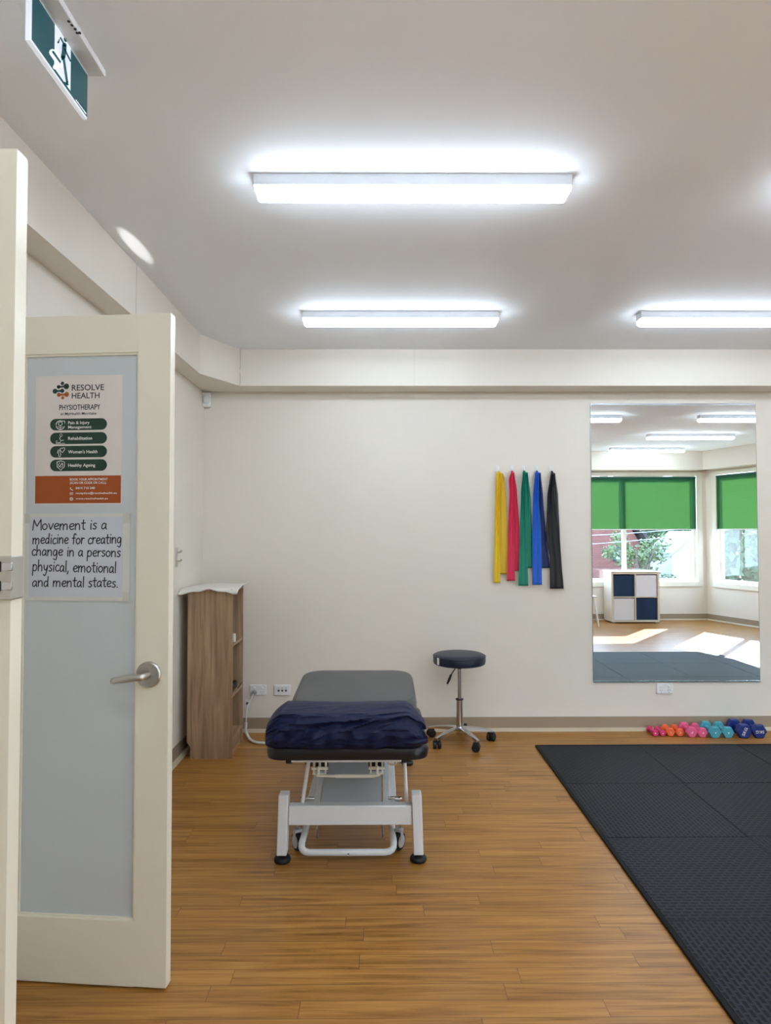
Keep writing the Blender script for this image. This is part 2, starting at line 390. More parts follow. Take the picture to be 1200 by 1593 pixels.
skirt('baseboard_left', (XL, YF), (XL, D))
skirt('baseboard_front', (XC, YF), (XL, YF))
skirt('baseboard_right', (RE.x, RE.y), (C3.x, C3.y))
skirt('baseboard_side', (RE.x, D), (RE.x, RE.y))

# ------------------------------------------------------------------ windows
def window(name, T, x0, x1, mull):
    # local x along wall, y outward, room side is y<0
    o = struct(MB().box((x0, -.018, WZ0-.005), (x0+.085, .012, WZ1), T).box((x1-.085, -.018, WZ0-.005), (x1, .012, WZ1), T)
        .box((x0+.085, -.018, WZ1-.06), (x1-.085, .012, WZ1), T).box((x0+.085, -.03, WZ0-.005), (x1-.085, .012, WZ0+.07), T).build(name, TRIMP, bevel=.003))
    a, b_, c, d = x0+.085, x1-.085, WZ0+.07, WZ1-.06
    mb = MB(); q = .05
    mb.box((a, .03, c), (b_, .09, c+q), T).box((a, .03, d-q), (b_, .09, d), T).box((a, .03, c+q), (a+q, .09, d-q), T).box((b_-q, .03, c+q), (b_, .09, d-q), T)
    for x in mull: mb.box((x-.03, .03, c+q), (x+.03, .09, d-q), T)
    mb.build('window_frame', TRIMP, o, bevel=.003)
    e = [a+q]+[v for x in mull for v in (x-.03, x+.03)]+[b_-q]
    for i in range(0, len(e), 2):
        MB().box((e[i], .058, c+q), (e[i+1], .062, d-q), T).build('pane', GLASS, o)
    return o
FT = Matrix.Translation((0, YF, 0)) @ Matrix(((1, 0, 0), (0, -1, 0), (0, 0, 1))).to_4x4()
window('window_1', FT, WX0, WX1, [3.93])
window('window_2', RT, V0, V1, [.99])
def blind(label, T, x0, x1, zb):
    o = thing('roller_blind', label, 'blind', T @ Vector(((x0+x1)/2, -.01, WZ1-.08)))
    inv = Matrix.Translation(-o.location)
    A = inv @ T
    mb = MB(); mb.box((x0, .006, zb), (x1, .0085, WZ1-.08), A); mb.build('blind_fabric', BLIND, o)
    mb = MB(); mb.tube([A @ Vector((x0, .0, WZ1-.085)), A @ Vector((x1, .0, WZ1-.085))], .017, 12); mb.build('roller_tube', mat('blind_tube_green', (24, 78, 66), .5), o)
    MB().box((x0, .002, zb-.012), (x1, .012, zb+.004), A).build('bottom_rail', mat('blind_rail', (222, 226, 222), .4), o)
    xx = x1+.0; mb = MB()
    pts = [A @ Vector((xx-.012, -.024, WZ1-.1)), A @ Vector((xx-.012, -.024, zb-.55)), A @ Vector((xx-.002, -.024, zb-.57)), A @ Vector((xx+.008, -.024, zb-.55)), A @ Vector((xx+.008, -.024, WZ1-.1))]
    mb.tube(pts, .0025, 6); mb.build('blind_chain', PLW, o)
    return o
blind('wide green roller blind half lowered over the window beside the cube shelf', FT, WX0+.075, WX1-.1, 1.455)
blind('green roller blind half lowered over the splayed window right of the corner', RT, V0+.075, V1-.1, 1.455)

# ------------------------------------------------------------------ battens
BR = [2.325, 3.7957, .9155, -.5092]; BC = [-.450, 1.499, 3.483]; BL = 1.13
def make_batten():
    o = thing('ceiling_batten_light', 'x', 'ceiling light', (0, 0, HC), 0, 'linear ceiling lights')
    MB().box((0, 0, -.040), (BL, .078, 0)).build('housing', LAMPB, o, bevel=.002)
    prof = [(.002, -.040), (.002, -.060), (.012, -.074), (.066, -.074), (.076, -.060), (.076, -.040)]
    vs = [(x, y, z) for x in (.003, BL-.003) for y, z in prof]
    for i in (2, 3): vs[i] = (vs[i][0]+.012, vs[i][1], vs[i][2]); vs[i+6] = (vs[i+6][0]-.012, vs[i+6][1], vs[i+6][2])
    n = 6; fs = [tuple(range(6))[::-1], tuple(range(6, 12))]+[(i, (i+1) % n, n+(i+1) % n, n+i) for i in range(n)]
    MB().add(vs, fs).build('diffuser', LAMPD, o, bevel=.002)
    return o
bl = ['nearest large white batten light in the middle of the ceiling', 'white batten light nearest the mirror wall, above the treatment couch',
      'white batten light on the ceiling behind the doors, third row from the mirror wall', 'white batten light on the left, last row before the window wall']
bm_ = ['white batten light seen cut off at the top left of the mirror', 'white batten light near the mirror wall, cut by the right edge of the photo',
       'white batten light in the middle column, third row from the mirror wall', 'white batten light in the middle column, nearest the window wall']
br_ = ['white batten light cut off at the top right corner of the mirror', 'white batten light in the right column nearest the mirror wall',
       'middle one of the three right-hand batten lights seen in the mirror', 'lowest and smallest white batten light seen in the mirror, above the green blind']
proto = None
for ci, (cx_, labs) in enumerate(zip(BC, (bl, bm_, br_))):
    for ri, (ry_, lab) in enumerate(zip(BR, labs)):
        if proto is None: o = proto = make_batten()
        else: o = copy_tree(proto)
        o.location = (cx_, ry_, HC); o['label'] = lab

# ------------------------------------------------------------------ exit sign
ex = thing('exit_sign', 'green and white running man exit sign hanging from the ceiling at top left', 'sign', (UX(91, 120, -.80).x, 1.62, HC))
EXX = -.80
pA = UX(47, 66, EXX); pB = UX(135.5, 183, EXX); zt = UX(135.5, 99, EXX).z
y0, y1, zb = pA.y, pB.y, (pA.z+pB.z)/2
inv = Matrix.Translation(-ex.location)
MB().box((EXX-.012, y0, zb), (EXX, y1, HC-.018), inv).build('sign_panel', EXITW, ex, bevel=.0008)
pc = UZ(165, 117, HC-.012)
MB().box((EXX-.06, y0-.1, HC-.018), (pc.x, pc.y, HC), inv).build('mounting_plate', PLW, ex, bevel=.003)
mb = MB()
for q in ((107, 33), (112, 39), (117, 45), (124, 51), (120, 51)):
    p = UZ(q[0], q[1], HC-.018); mb.cyl(inv @ Vector((p.x, p.y, HC-.0195)), inv @ Vector((p.x, p.y, HC-.017)), .0035, n=10)
mb.build('indicator_lights', mat('indicator_dark', (40, 30, 34), .4), ex)
ET = inv @ Matrix(((0, 0, 1, EXX+.0006), (1, 0, 0, 0), (0, 1, 0, 0), (0, 0, 0, 1)))      # local x->world y, y->z, z->x
def ep(zx, zy): p = UX(zx/3.75, zy/3.75, EXX); return (p.y, p.z)
mb = MB(); zg0, zg1 = zb+.005, HC-.02; yg0, yg1 = y0+.005, y1-.001
a = ep(318, 85)[0]; c = ep(412, 235)[0]
mb.add([(yg0, zg0, 0), (yg1, zg0, 0), (yg1, zg1, 0), (yg0, zg1, 0)], [(0, 1, 2, 3)], False, ET)
mb.build('green_face', EXITG, ex)
mb = MB(); ET2 = Matrix.Translation((.0006, 0, 0)) @ ET
wz1 = (ep(318, 85)[1]+ep(412, 235)[1])/2; wz0 = (ep(365, 470)[1]+ep(405, 525)[1])/2
mb.add([(a, wz0, 0), (c, wz0, 0), (c, wz1, 0), (a, wz1, 0)], [(0, 1, 2, 3)], False, ET2)
def rpx(mb, pts, wd, T):
    t_ = MB(); ribbon(t_, pts, wd); mb.add([(*ep(v[0], v[1]), 0) for v in t_.v], t_.f, False, T)
rpx(mb, [(350, 372), (303, 305)], 40, ET2); rpx(mb, [(318, 392), (345, 350)], 26, ET2)
rpx(mb, [(440, 582), (500, 664)], 5, ET2)
mb.build('white_doorway', EXITW, ex)
mb = MB(); ET3 = Matrix.Translation((.0012, 0, 0)) @ ET
t_ = MB(); disc(t_, 381, 228, 12, ry=17); mb.add([(*ep(v[0], v[1]), 0) for v in t_.v], t_.f, False, ET3)
for q, wd in ((((372, 262), (370, 300), (364, 335)), 26), (((372, 262), (348, 218), (336, 248)), 11), (((374, 285), (388, 318), (408, 356)), 9),
              (((362, 330), (350, 366), (306, 303)), 14), (((366, 336), (376, 400), (388, 482)), 14), (((390, 492), (370, 484)), 14)):
    rpx(mb, q, wd, ET3)
mb.build('running_figure', EXITG, ex)

# ------------------------------------------------------------------ doors
def door_frame(name, W, H, T0, stile, top, bot, z0=.008, lead=None):
    """glazed leaf, local x from hinge to free edge, y away from camera, z up"""
    o = MB(); t = .036
    o.box((0, 0, z0), (stile, t, H)); o.box((W-stile, 0, z0), (W, t, H)); o.box((stile, 0, H-top), (W-stile, t, H)); o.box((stile, 0, z0), (W-stile, t, bot))
    o = o.build(name, DOORP, bevel=.0008); struct(o); o.matrix_world = T0
    a, b_, c, d = stile, W-stile, bot, H-top
    MB().box((a, .011, c), (b_, .022, d)).build('glass_panel', DGLASS, o)
    q = .007; mb = MB()
    for y in (.005, .022):
        mb.box((a, y, c), (a+q, y+.006, d)).box((b_-q, y, c), (b_, y+.006, d)).box((a+q, y, c), (b_-q, y+.006, c+q)).box((a+q, y, d-q), (b_-q, y+.006, d))
    mb.build('glazing_bead', DOORP, o)
    return o
# door_2: the leaf with the poster. free front bottom corner and hinge direction
Pf = UZ(258, 1538, .008); Hd = 2.10
Ph = UZ(24, 1524.5, .008)
dv = (Pf-Ph); dv.z = 0; dv.normalize()
Wd = (Pf.x-(XL+.012))/dv.x
T2 = Matrix.Translation((Pf.x-dv.x*Wd, Pf.y-dv.y*Wd, 0)) @ Matrix((dv, (-dv.y, dv.x, 0), (0, 0, 1))).transposed().to_4x4()
T2i = T2.inverted()
def dp(px, py, y=0.):                        # pixel -> local (x, z) on the plane y of door_2
    d = T2i.to_3x3() @ ray(px, py); o = T2i @ Vector((0, 0, CH)); t = (y-o.y)/d.y; q = o+d*t; return (q.x, q.z)
Hd = dp(262, 487)[1]
st = Wd-dp(212, 1000)[0]
tp = Hd-dp(150, 549)[1]; bt = dp(120, 1429)[1]
door2 = door_frame('door_2', Wd, Hd, T2, st, tp, bt)
# lever handle
hx, hz = dp(232, 1049); ex_, ez_ = dp(176, 1056, -.05)
R = .0405
hd = bpy.data.objects.new('lever_handle', None)
mb = MB(); mb.lathe([(0, 0), (R, 0), (R, .006), (R-.004, .010), (.016, .011), (.0, .011)], T=Matrix.Translation((hx, 0, hz)) @ Matrix.Rotation(pi/2, 4, 'X'))
rose = mb.build('door_handle', STEEL, door2)
mb = MB(); mb.tube(catmull([(hx, -.008, hz), (hx, -.04, hz), (hx-.008, -.052, hz), (hx-.03, -.055, hz-.001), (hx-.07, -.054, hz-.007), (ex_, -.05, hz-.012)], 6),
                   [.012]*12+[.011]*6+[.0115]*6+[.010]*6+[.0085], 14)
mb.cyl((ex_+.0005, -.05, hz-.0115), (ex_-.003, -.047, hz-.0115), .0095, n=14)
mb.build('lever', STEEL, rose)
mb = MB(); mb.lathe([(0, 0), (R, 0), (R, .006), (0, .011)], T=Matrix.Translation((hx, .036, hz)) @ Matrix.Rotation(-pi/2, 4, 'X'))
mb.tube([(hx, .04, hz), (hx, .08, hz), (hx-.01, .09, hz), (hx-.11, .088, hz-.01)], .0095, 10)
mb.build('door_handle', STEEL, door2)

# door_1: the nearer leaf at the left edge of the frame
q = UY(27, 231, 1.13)
H1 = 2.10
Y1 = 1.13*(H1-CH)/(q.z-CH); P1 = UY(27, 231, Y1)
W1 = P1.x-(XL+.012)
T1 = Matrix.Translation((XL+.012, Y1, 0))
door1 = door_frame('door_1', W1, H1, T1, st, tp, bt)
def d1(px, py, y=0.): p = UY(px, py, Y1+y); return (p.x-(XL+.012), p.z)
# silver hinge wrapping the free edge
ax, az = d1(-40, 865); bx_, bz_ = d1(28, 933)
mb = MB(); mb.box((ax, -.008, bz_), (W1+.004, .0, az)); mb.box((W1, -.008, bz_), (W1+.004, .034, az))
hg = mb.build('door_hinge', STEEL, door1, bevel=.004, seg=3)
mb = MB(); hh = az-bz_
for k in (.24, .68):
    zc = az-hh*k; mb.box((W1-.012, -.0095, zc-.007), (W1+.0055, -.003, zc+.007))
mb.build('hinge_knuckle', CHROME, hg, bevel=.001)
mb = MB()
for k in (.24, .68):
    zc = az-hh*k; mb.box((W1-.021, -.0088, zc-.009), (W1-.013, -.0078, zc+.009))
mb.build('hinge_slot', BLK, hg)

# ------------------------------------------------------------------ poster
GY = .011                                     # glass face
def zp(zx, zy): return dp(40+zx/6.924, 570+zy/6.924, GY)
def plane_T(y): return T2 @ Matrix(((1, 0, 0, 0), (0, 0, -1, y), (0, 1, 0, 0), (0, 0, 0, 1)))     # local (x,y,z) -> door (x, -z.., y)
po = MB(); A = dp(56.5, 586, GY); B = dp(189, 784, GY)
px0, px1, pz1, pz0 = A[0], B[0], A[1]+.0005, B[1]
# world-space parts: parent keeps an Empty-free mesh root
def root_mesh(mb, name, m, label, cat, loc):
    Ti = Matrix.Translation(-Vector(loc))
    mb.v = [tuple(Ti @ Vector(v)) for v in mb.v]
    o = mb.build(name, m); o.location = loc; tag(o, label, cat); return o
def child_w(mb, name, m, root, **k):
    Ti = Matrix.Translation(-root.location); mb.v = [tuple(Ti @ Vector(v)) for v in mb.v]; return mb.build(name, m, root, **k)
ploc = T2 @ Vector(((px0+px1)/2, GY-.0005, pz0))
mb = MB(); mb.box((px0, GY-.0008, pz0), (px1, GY-.0001, pz1), T2)
poster = root_mesh(mb, 'poster', PAPER, 'white clinic services poster with green pills and orange footer on the glass door', 'poster', ploc)
L1, L2, L3 = plane_T(GY-.0011), plane_T(GY-.0015), plane_T(GY-.0019)
mb = MB(); a = zp(120, 1185); b_ = zp(1027, 1488)
mb.add([(px0+.002, pz0+.003, 0), (px1-.002, pz0+.003, 0), (px1-.002, a[1]+.001, 0), (px0+.002, a[1]+.001, 0)], [(0, 1, 2, 3)], False, L1)
child_w(mb, 'orange_footer', ORANGE, poster)
pills = [((265, 632), (878, 617), 62), ((265, 782), (878, 765), 62), ((265, 926), (878, 910), 62), ((265, 1073), (878, 1057), 62)]
mb = MB()
for l_, r__, hw in pills:
    a = zp(*l_); b_ = zp(*r__); zc = (a[1]+b_[1])/2; r0 = abs(zp(l_[0], l_[1]-hw)[1]-a[1])
    pts = [(a[0]+r0+cos(t)*r0, zc+sin(t)*r0) for t in [pi/2+pi*k/12 for k in range(13)]]+[(b_[0]-r0+cos(t)*r0, zc+sin(t)*r0) for t in [-pi/2+pi*k/12 for k in range(13)]]
    mb.add([(x, y, 0) for x, y in pts], [tuple(range(len(pts)))], False, L1)
child_w(mb, 'service_pills', DGREEN, poster)
def tx(mb, s, zx0, zx1, zyb, zyt, L, bold=.016):
    a = zp(zx0, zyb); b_ = zp(zx1, zyb); t = zp((zx0+zx1)/2, zyt); base = (zp((zx0+zx1)/2, zyb))[1]
    add_text(mb, s, L, a[0], b_[0], base, t[1]-base, bold)
mb = MB()
tx(mb, 'RESOLVE', 498, 847, 258, 196, L1, .012); tx(mb, 'HEALTH', 498, 797, 344, 284, L1, .012)
tx(mb, 'PHYSIOTHERAPY', 364, 806, 467, 412, L1, .014); tx(mb, 'at MyHealth Mortlake', 378, 764, 522, 494, L1, .01)
child_w(mb, 'poster_heading', DARKT, poster)
# logo: linked dots
def dumb(mb, a, b_, ra, rb, L):
    pa, pb = zp(*a), zp(*b_); k = abs(zp(500, 500)[0]-zp(600, 500)[0])/100*1.15
    disc(mb, pa[0], pa[1], ra*k, L); disc(mb, pb[0], pb[1], rb*k, L); ribbon(mb, [pa, pb], min(ra, rb)*.95*k, L)
mb = MB(); k = abs(zp(500, 500)[0]-zp(600, 500)[0])/100
p = zp(398, 184); disc(mb, p[0], p[1], 19*k, L1); dumb(mb, (440, 216), (357, 222), 26, 17, L1); child_w(mb, 'logo_dark_dots', DGREEN, poster)
mb = MB(); dumb(mb, (318, 268), (396, 264), 23, 19, L1); child_w(mb, 'logo_teal_dots', TEALD, poster)
mb = MB(); dumb(mb, (443, 302), (360, 307), 23, 19, L1); p = zp(401, 338); disc(mb, p[0], p[1], 17*k, L1); child_w(mb, 'logo_ochre_dots', OCHRE, poster)
for txt, xa_, xb_, yb_t, yt_t, nm in (('Pain & Injury', 460, 690, 622, 590, 'service_text'), ('Management', 460, 712, 668, 638, 'service_text'), ('Rehabilitation', 460, 718, 790, 758, 'service_text'),
        ("Women's Health", 460, 776, 936, 902, 'service_text'), ('Healthy Ageing', 460, 752, 1080, 1048, 'service_text'), ('BOOK YOUR APPOINTMENT', 478, 886, 1228, 1204, 'contact_text'),
        ('(SCAN OR CODE OR CALL)', 478, 868, 1265, 1242, 'contact_text'), ('0414 710 240', 542, 748, 1322, 1298, 'contact_text'), ('reception@resolvehealth.au', 542, 984, 1374, 1354, 'contact_text'), ('www.resolvehealth.au', 542, 888, 1432, 1414, 'contact_text')):
    mb = MB(); tx(mb, txt, xa_, xb_, yb_t, yt_t, L2); child_w(mb, nm, WTEXT, poster)
# icons
icon_mb = [MB()]; R_ = lambda pts, wd=5, closed=False: ribbon(icon_mb[-1], [zp(*q) for q in pts], wd*k, L2, closed=closed)
circ = lambda cx, cy, r, a0=0, a1=360, n=20: [(cx+cos(radians(a0+(a1-a0)*i/n))*r, cy+sin(radians(a0+(a1-a0)*i/n))*r*1.0) for i in range(n+1)]
R_(circ(376, 633, 46, 20, 165), 8); R_(circ(376, 633, 46, 185, 300), 8); R_(circ(376, 618, 20), 6); R_([(376, 638), (376, 672)], 6); R_([(350, 650), (376, 660), (402, 650)], 5); R_([(404, 590), (424, 590), (424, 612)], 7)
icon_mb.append(MB()); R_(circ(384, 741, 13), 4); R_([(384, 755), (366, 775), (384, 800), (410, 796)], 6); R_([(384, 800), (370, 822), (330, 822), (330, 804), (346, 804)], 5); R_([(330, 830), (424, 828)], 5)
icon_mb.append(MB()); R_([(384, 880), (372, 892), (384, 918), (400, 928), (420, 900), (424, 880), (408, 876), (396, 884), (384, 880)], 6); R_([(352, 912), (345, 930), (362, 945), (356, 968), (372, 974), (382, 948), (378, 930)], 6); R_(circ(360, 912, 12), 4)
icon_mb.append(MB()); R_([(340, 1030), (380, 1018), (422, 1030), (420, 1080), (380, 1118), (342, 1082), (340, 1030)], 7); R_(circ(381, 1062, 24, -60, 250), 5); R_([(370, 1076), (384, 1060), (396, 1046)], 7)
icon_mb.append(MB()); R_([(484, 1306), (488, 1324), (508, 1334)], 8); icon_mb.append(MB()); R_([(480, 1362), (510, 1360), (510, 1382), (480, 1384), (480, 1362)], 4); R_([(480, 1364), (495, 1374), (510, 1362)], 4)
icon_mb.append(MB()); R_(circ(495, 1428, 16), 6); R_([(495, 1412), (495, 1444)], 4); R_([(479, 1428), (511, 1427)], 4)
for mb in icon_mb: child_w(mb, 'poster_icon', WTEXT, poster)

# ------------------------------------------------------------------ hand written sheet in a sleeve
A = dp(38, 801.5, GY); B = dp(202, 935, GY); C_ = dp(37.5, 933, GY)
sx0, sx1, sz1, sz0 = A[0], B[0], dp(120, 799, GY)[1], dp(120, 934.5, GY)[1]
loc = T2 @ Vector(((sx0+sx1)/2, GY-.002, sz0))
mb = MB(); mb.box((sx0, GY-.004, sz0), (sx1, GY-.0001, sz1), T2)
sheet = root_mesh(mb, 'handwritten_sign', SLEEVE, 'handwritten quote on a white sheet in a pale frame, below the poster on the door', 'sign', loc)
ia = dp(47.5, 805.5, GY); ib = dp(191, 929, GY)
child_w(MB().box((ia[0], GY-.0046, ib[1]), (ib[0], GY-.0038, dp(120, 804, GY)[1]), T2), 'paper_sheet', BOARD, sheet)
G = {
 'M': (1.5, [[(.05, 0), (.12, .9), (.2, 1.7)], [(.2, 1.7), (.5, 1.0), (.72, .65)], [(.72, .65), (1.0, 1.2), (1.3, 1.75)], [(1.3, 1.75), (1.36, .9), (1.42, 0)]]),
 'o': (.95, [[(.45, 1), (.12, .75), (.1, .3), (.4, 0), (.75, .25), (.78, .7), (.45, 1)]]),
 'v': (.85, [[(.05, 1), (.4, .02)], [(.4, .02), (.8, 1.0)]]),
 'e': (.9, [[(.12, .5), (.5, .52), (.8, .75), (.55, 1.0), (.22, .85), (.1, .4), (.35, .03), (.8, .15)]]),
 'm': (1.5, [[(.08, 1), (.1, 0)], [(.1, .55), (.35, .95), (.6, .85), (.62, 0)], [(.62, .55), (.9, .95), (1.2, .8), (1.25, 0)]]),
 'n': (1.0, [[(.08, 1), (.1, 0)], [(.1, .55), (.4, .97), (.72, .8), (.78, 0)]]),
 't': (.7, [[(.32, 1.6), (.3, .6), (.36, .08), (.6, .05)], [(0, 1.05), (.65, 1.1)]]),
 'i': (.4, [[(.18, 1), (.17, .4), (.2, 0)], [(.2, 1.42), (.24, 1.48)]]),
 's': (.75, [[(.62, .92), (.35, 1.0), (.15, .78), (.4, .52), (.62, .3), (.4, .02), (.08, .1)]]),
 'a': (.95, [[(.7, .85), (.4, 1.0), (.1, .6), (.15, .1), (.45, .1), (.7, .5), (.73, .9)], [(.73, .9), (.72, .3), (.85, 0)]]),
 'd': (.95, [[(.68, .8), (.35, .95), (.08, .5), (.2, .05), (.5, .1), (.7, .5)], [(.74, 1.75), (.7, .9), (.76, 0)]]),
 'c': (.8, [[(.72, .88), (.4, 1.0), (.1, .6), (.2, .08), (.5, 0), (.75, .15)]]),
 'f': (.7, [[(.72, 1.55), (.45, 1.75), (.28, 1.3), (.28, .5), (.26, -.05)], [(0, .95), (.6, 1.0)]]),
 'r': (.7, [[(.1, 1), (.12, 0)], [(.12, .55), (.35, .92), (.65, .92)]]),
 'g': (.95, [[(.72, .9), (.35, 1.0), (.08, .55), (.25, .05), (.6, .25), (.72, .9)], [(.72, .9), (.76, .0), (.6, -.65), (.15, -.5)]]),
 'h': (1.0, [[(.1, 1.8), (.1, 0)], [(.1, .55), (.4, .95), (.72, .75), (.75, 0)]]),
 'p': (.95, [[(.12, 1), (.1, .2), (.08, -.75)], [(.12, .6), (.35, 1.0), (.75, .8), (.72, .2), (.4, 0), (.1, .2)]]),
 'l': (.35, [[(.15, 1.8), (.15, .8), (.18, 0)]]),
 'y': (.9, [[(.1, 1), (.2, .35), (.5, .2), (.75, .9)], [(.75, .98), (.65, .1), (.35, -.7), (.05, -.55)]]),
 ',': (.4, [[(.2, .12), (.18, -.1), (.05, -.35)]]), '.': (.4, [[(.15, .02), (.2, .05)]]), ' ': (.6, [])}
mb = MB(); LT = plane_T(GY-.0050)
def hw(px, py): return dp(px/3.793, 540+py/3.793, GY)
for s_, x0, x1, yb0, yb1, xh in (('Movement is a', 197, 638, 1079, 1073, 35), ('medicine for creating', 197, 724, 1160, 1158, 34), ('change in a persons', 192, 718, 1229, 1236, 34),
        ('physical, emotional', 196, 692, 1320, 1330, 36), ('and mental states.', 195, 705, 1411, 1416, 34)):
    tot = sum(G[c][0]+.04 for c in s_)
    cur = 0; rr = random.Random(len(s_))
    for ch in s_:
        w_, strokes = G[ch]; jit = rr.uniform(-.06, .06)
        for stt in strokes:
            pts = catmull([(a, b_+jit) for a, b_ in stt], 5)
            out = []
            for a, b_ in pts:
                u = (cur+a)/tot; out.append(hw(x0+(x1-x0)*u+b_*2.0, yb0+(yb1-yb0)*u-b_*xh))
            ribbon(mb, out, .0036, LT)
        cur += w_+.04
child_w(mb, 'handwriting', INK, sheet)
# sleeve tape corners
for cx0, cx1, cz0, cz1 in ((sx1-.022, sx1, sz1-.03, sz1), (sx1-.022, sx1, sz0, sz0+.028), (sx0, sx0+.02, sz1-.03, sz1)):
    mb = MB(); mb.box((cx0, GY-.0055, cz0), (cx1+.0, GY-.0042, cz1), T2); child_w(mb, 'corner_tape', mat('clear_tape', (205, 204, 196), .2), sheet)

# ------------------------------------------------------------------ wall mirror
a = UY(917, 630, D-.006); b_ = UY(1173, 629, D-.006); c = UY(924, 1060, D-.006); d = UY(1185, 1059, D-.006)
mx0, mx1, mz0, mz1 = 1.521, 2.726, .347, 2.344
o = MB().box((mx0, D-.006, mz0), (mx1, D-.0015, mz1)).build('wall_mirror', mat('mirror_edge', (150, 162, 158), .2, .6))
tag(o, 'tall frameless wall mirror on the back wall reflecting windows and green blinds', 'mirror')
MB().add([(mx0+.003, D-.0063, mz0+.003), (mx1-.003, D-.0063, mz0+.003), (mx1-.003, D-.0063, mz1-.003), (mx0+.003, D-.0063, mz1-.003)], [(0, 1, 2, 3)]).build('mirror_glass', MIRROR, o)
MB().box((mx0, D-.010, mz1-.004), (mx1, D-.0, mz1+.008)).build('top_channel', CHROME, o)
MB().box((mx0, D-.010, mz0-.006), (mx1, D-.0, mz0+.004)).build('bottom_channel', CHROME, o)

# ------------------------------------------------------------------ power outlets
def outlet(label, c, w_=.118, h_=.074, kind='double'):
    x, z = c
    o = thing('power_outlet', label, 'outlet', (x, D, z))
    MB().box((-w_/2, -.012, -h_/2), (w_/2, -.0002, h_/2)).build('faceplate', PLW, o, bevel=.004, seg=3)
    hole = mat('socket_slot', (70, 70, 72), .6)
    mb = MB(); y = -.0126
    if kind == 'double':
        for sx in (-.028, .028):
            mb = MB()
            for dx, dz, an in ((-.007, -.012, .5), (.007, -.012, -.5), (0, -.026, 0)):
                mb.box((-.0011, y, -.004), (.0011, -.0118, .004), Matrix.Translation((sx+dx, 0, dz)) @ Matrix.Rotation(an, 4, 'Y'))
            mb.build('socket_slots', hole, o)
        for sx in (-.028, .028): MB().box((sx-.008, -.016, .012), (sx+.008, -.012, .026)).build('rocker_switch', mat('switch_white', (250, 250, 250), .25), o, bevel=.002)
    else:
        for sx in (-.026, 0, .026): mb.box((sx-.007, y, -.008), (sx+.007, -.0118, .004)); mb.box((sx-.002, y, -.012), (sx+.002, -.0118, -.007))
        mb.build('data_ports', hole, o)
        mb = MB()
        for sx in (-.026, 0, .026): mb.box((sx-.006, -.0128, .014), (sx+.006, -.0118, .018))
        mb.build('port_labels', mat('label_grey', (170, 172, 174), .5), o)
    return o
p = UY(402, 1073.5, D-.006); OUT1 = outlet('white double power outlet with a plug in it beside the bookcase', (p.x, p.z))
p = UY(439.5, 1073.5, D-.006); outlet('white three-port data outlet on the wall behind the couch', (p.x, p.z), kind='data')
p = UY(1034.5, 1071, D-.006); outlet('white double power outlet directly under the mirror', (p.x, p.z))

# motion sensor in the corner
p = UY(321, 622, D-.03)
o = thing('motion_sensor', 'small white motion sensor high in the left corner under the bulkhead', 'sensor', (p.x, D, p.z), 0)
T = Matrix.Rotation(radians(14), 4, 'Z')
MB().box((-.032, -.055, -.052), (.034, -.0, .052)).build('sensor_body', PLW, o, bevel=.012, seg=4)
mb = MB(); mb.lathe([(.0, .0), (.018, .001), (.024, .01), (.024, .05), (.018, .058), (0, .06)], (0.006, -.052, -.032), 16); mb.build('sensor_lens', mat('sensor_lens', (225, 228, 230), .2), o)

# ------------------------------------------------------------------ bookcase against the left wall
q0 = UZ(296, 1180.5, 0); q1 = UZ(360.5, 1180.5, 0)
bx1 = q1.x; bx0 = q0.x; by0 = (q0.y+q1.y)/2; by1 = UZ(384, 1154, 0).y; bz = UY(330, 917, by0).z
bxb = UY(291.5, 1050, by0).x
t = .018
bc = thing('bookcase', 'narrow oak-look bookcase with open shelves facing the room, in the left corner', 'bookcase', ((bx0+bx1)/2, (by0+by1)/2, 0))
inv = Matrix.Translation(-bc.location)
def side(y):
    notch = [(bx0, 0), (bx1, 0), (bx1, bz), (bxb, bz), (bxb, .10), (bxb+.006, .095), (bx0, .075)]
    T = inv @ Matrix.Translation((0, y, 0)) @ Matrix(((1, 0, 0), (0, 0, 1), (0, 1, 0))).to_4x4()
    return MB().prism(notch, t, T)
side(by0).build('side_panel', OAK, bc); side(by1-t).build('side_panel', OAK, bc)
MB().box((bxb, by0+t, bz-t), (bx1, by1-t, bz), inv).build('top_panel', OAKS, bc)
MB().box((bxb, by0+t, .09), (bxb+.006, by1-t, bz-t), inv).build('back_panel', OAK, bc)
sh = []
for py in (1004.5, 1084, 1152):
    z = UY(360.5, py, by0+t).z; sh.append(z)
    MB().box((bxb+.006, by0+t, z-.01), (bx1-.004, by1-t, z+.01), inv).build('shelf', OAKS, bc)
MB().box((bx1-.03, by0+t, 0.0), (bx1-.014, by1-t, sh[2]-.01), inv).build('kick_board', OAKS, bc)
# cloth on top
W_, Hh = 30, 16; vs = []; fs = []
cx0, cx1, cy0, cy1 = bxb-.055, bx1+.035, by0-.03, by1+.03
for j in range(Hh+1):
    for i in range(W_+1):
        u, v = i/W_, j/Hh; x = cx0+(cx1-cx0)*u; y = cy0+(cy1-cy0)*v
        z = bz+.005+.002*sin(u*11+v*3)+.003*sin(u*5+1.2)*sin(v*6)
        dl = max(0, bxb-x)/.055; z += -.010*dl**1.2
        df = max(0, by0+.005-y)/.03; z -= df*(.015+.011*sin(u*8+.6)+.004*sin(u*21))
        if x > bx1+.002: z += .012*((x-bx1)/.035)*v
        y2 = y+.010*sin(u*9)*(1 if j < 2 else 0); x2 = x+.006*sin(v*9)
        vs.append((x2, y2, max(z, bz+.004) if (bxb < x < bx1 and y > by0) else z))
for j in range(Hh):
    for i in range(W_): k_ = j*(W_+1)+i; fs.append((k_, k_+1, k_+W_+2, k_+W_+1))
mb = MB(); mb.add(vs, fs, True)
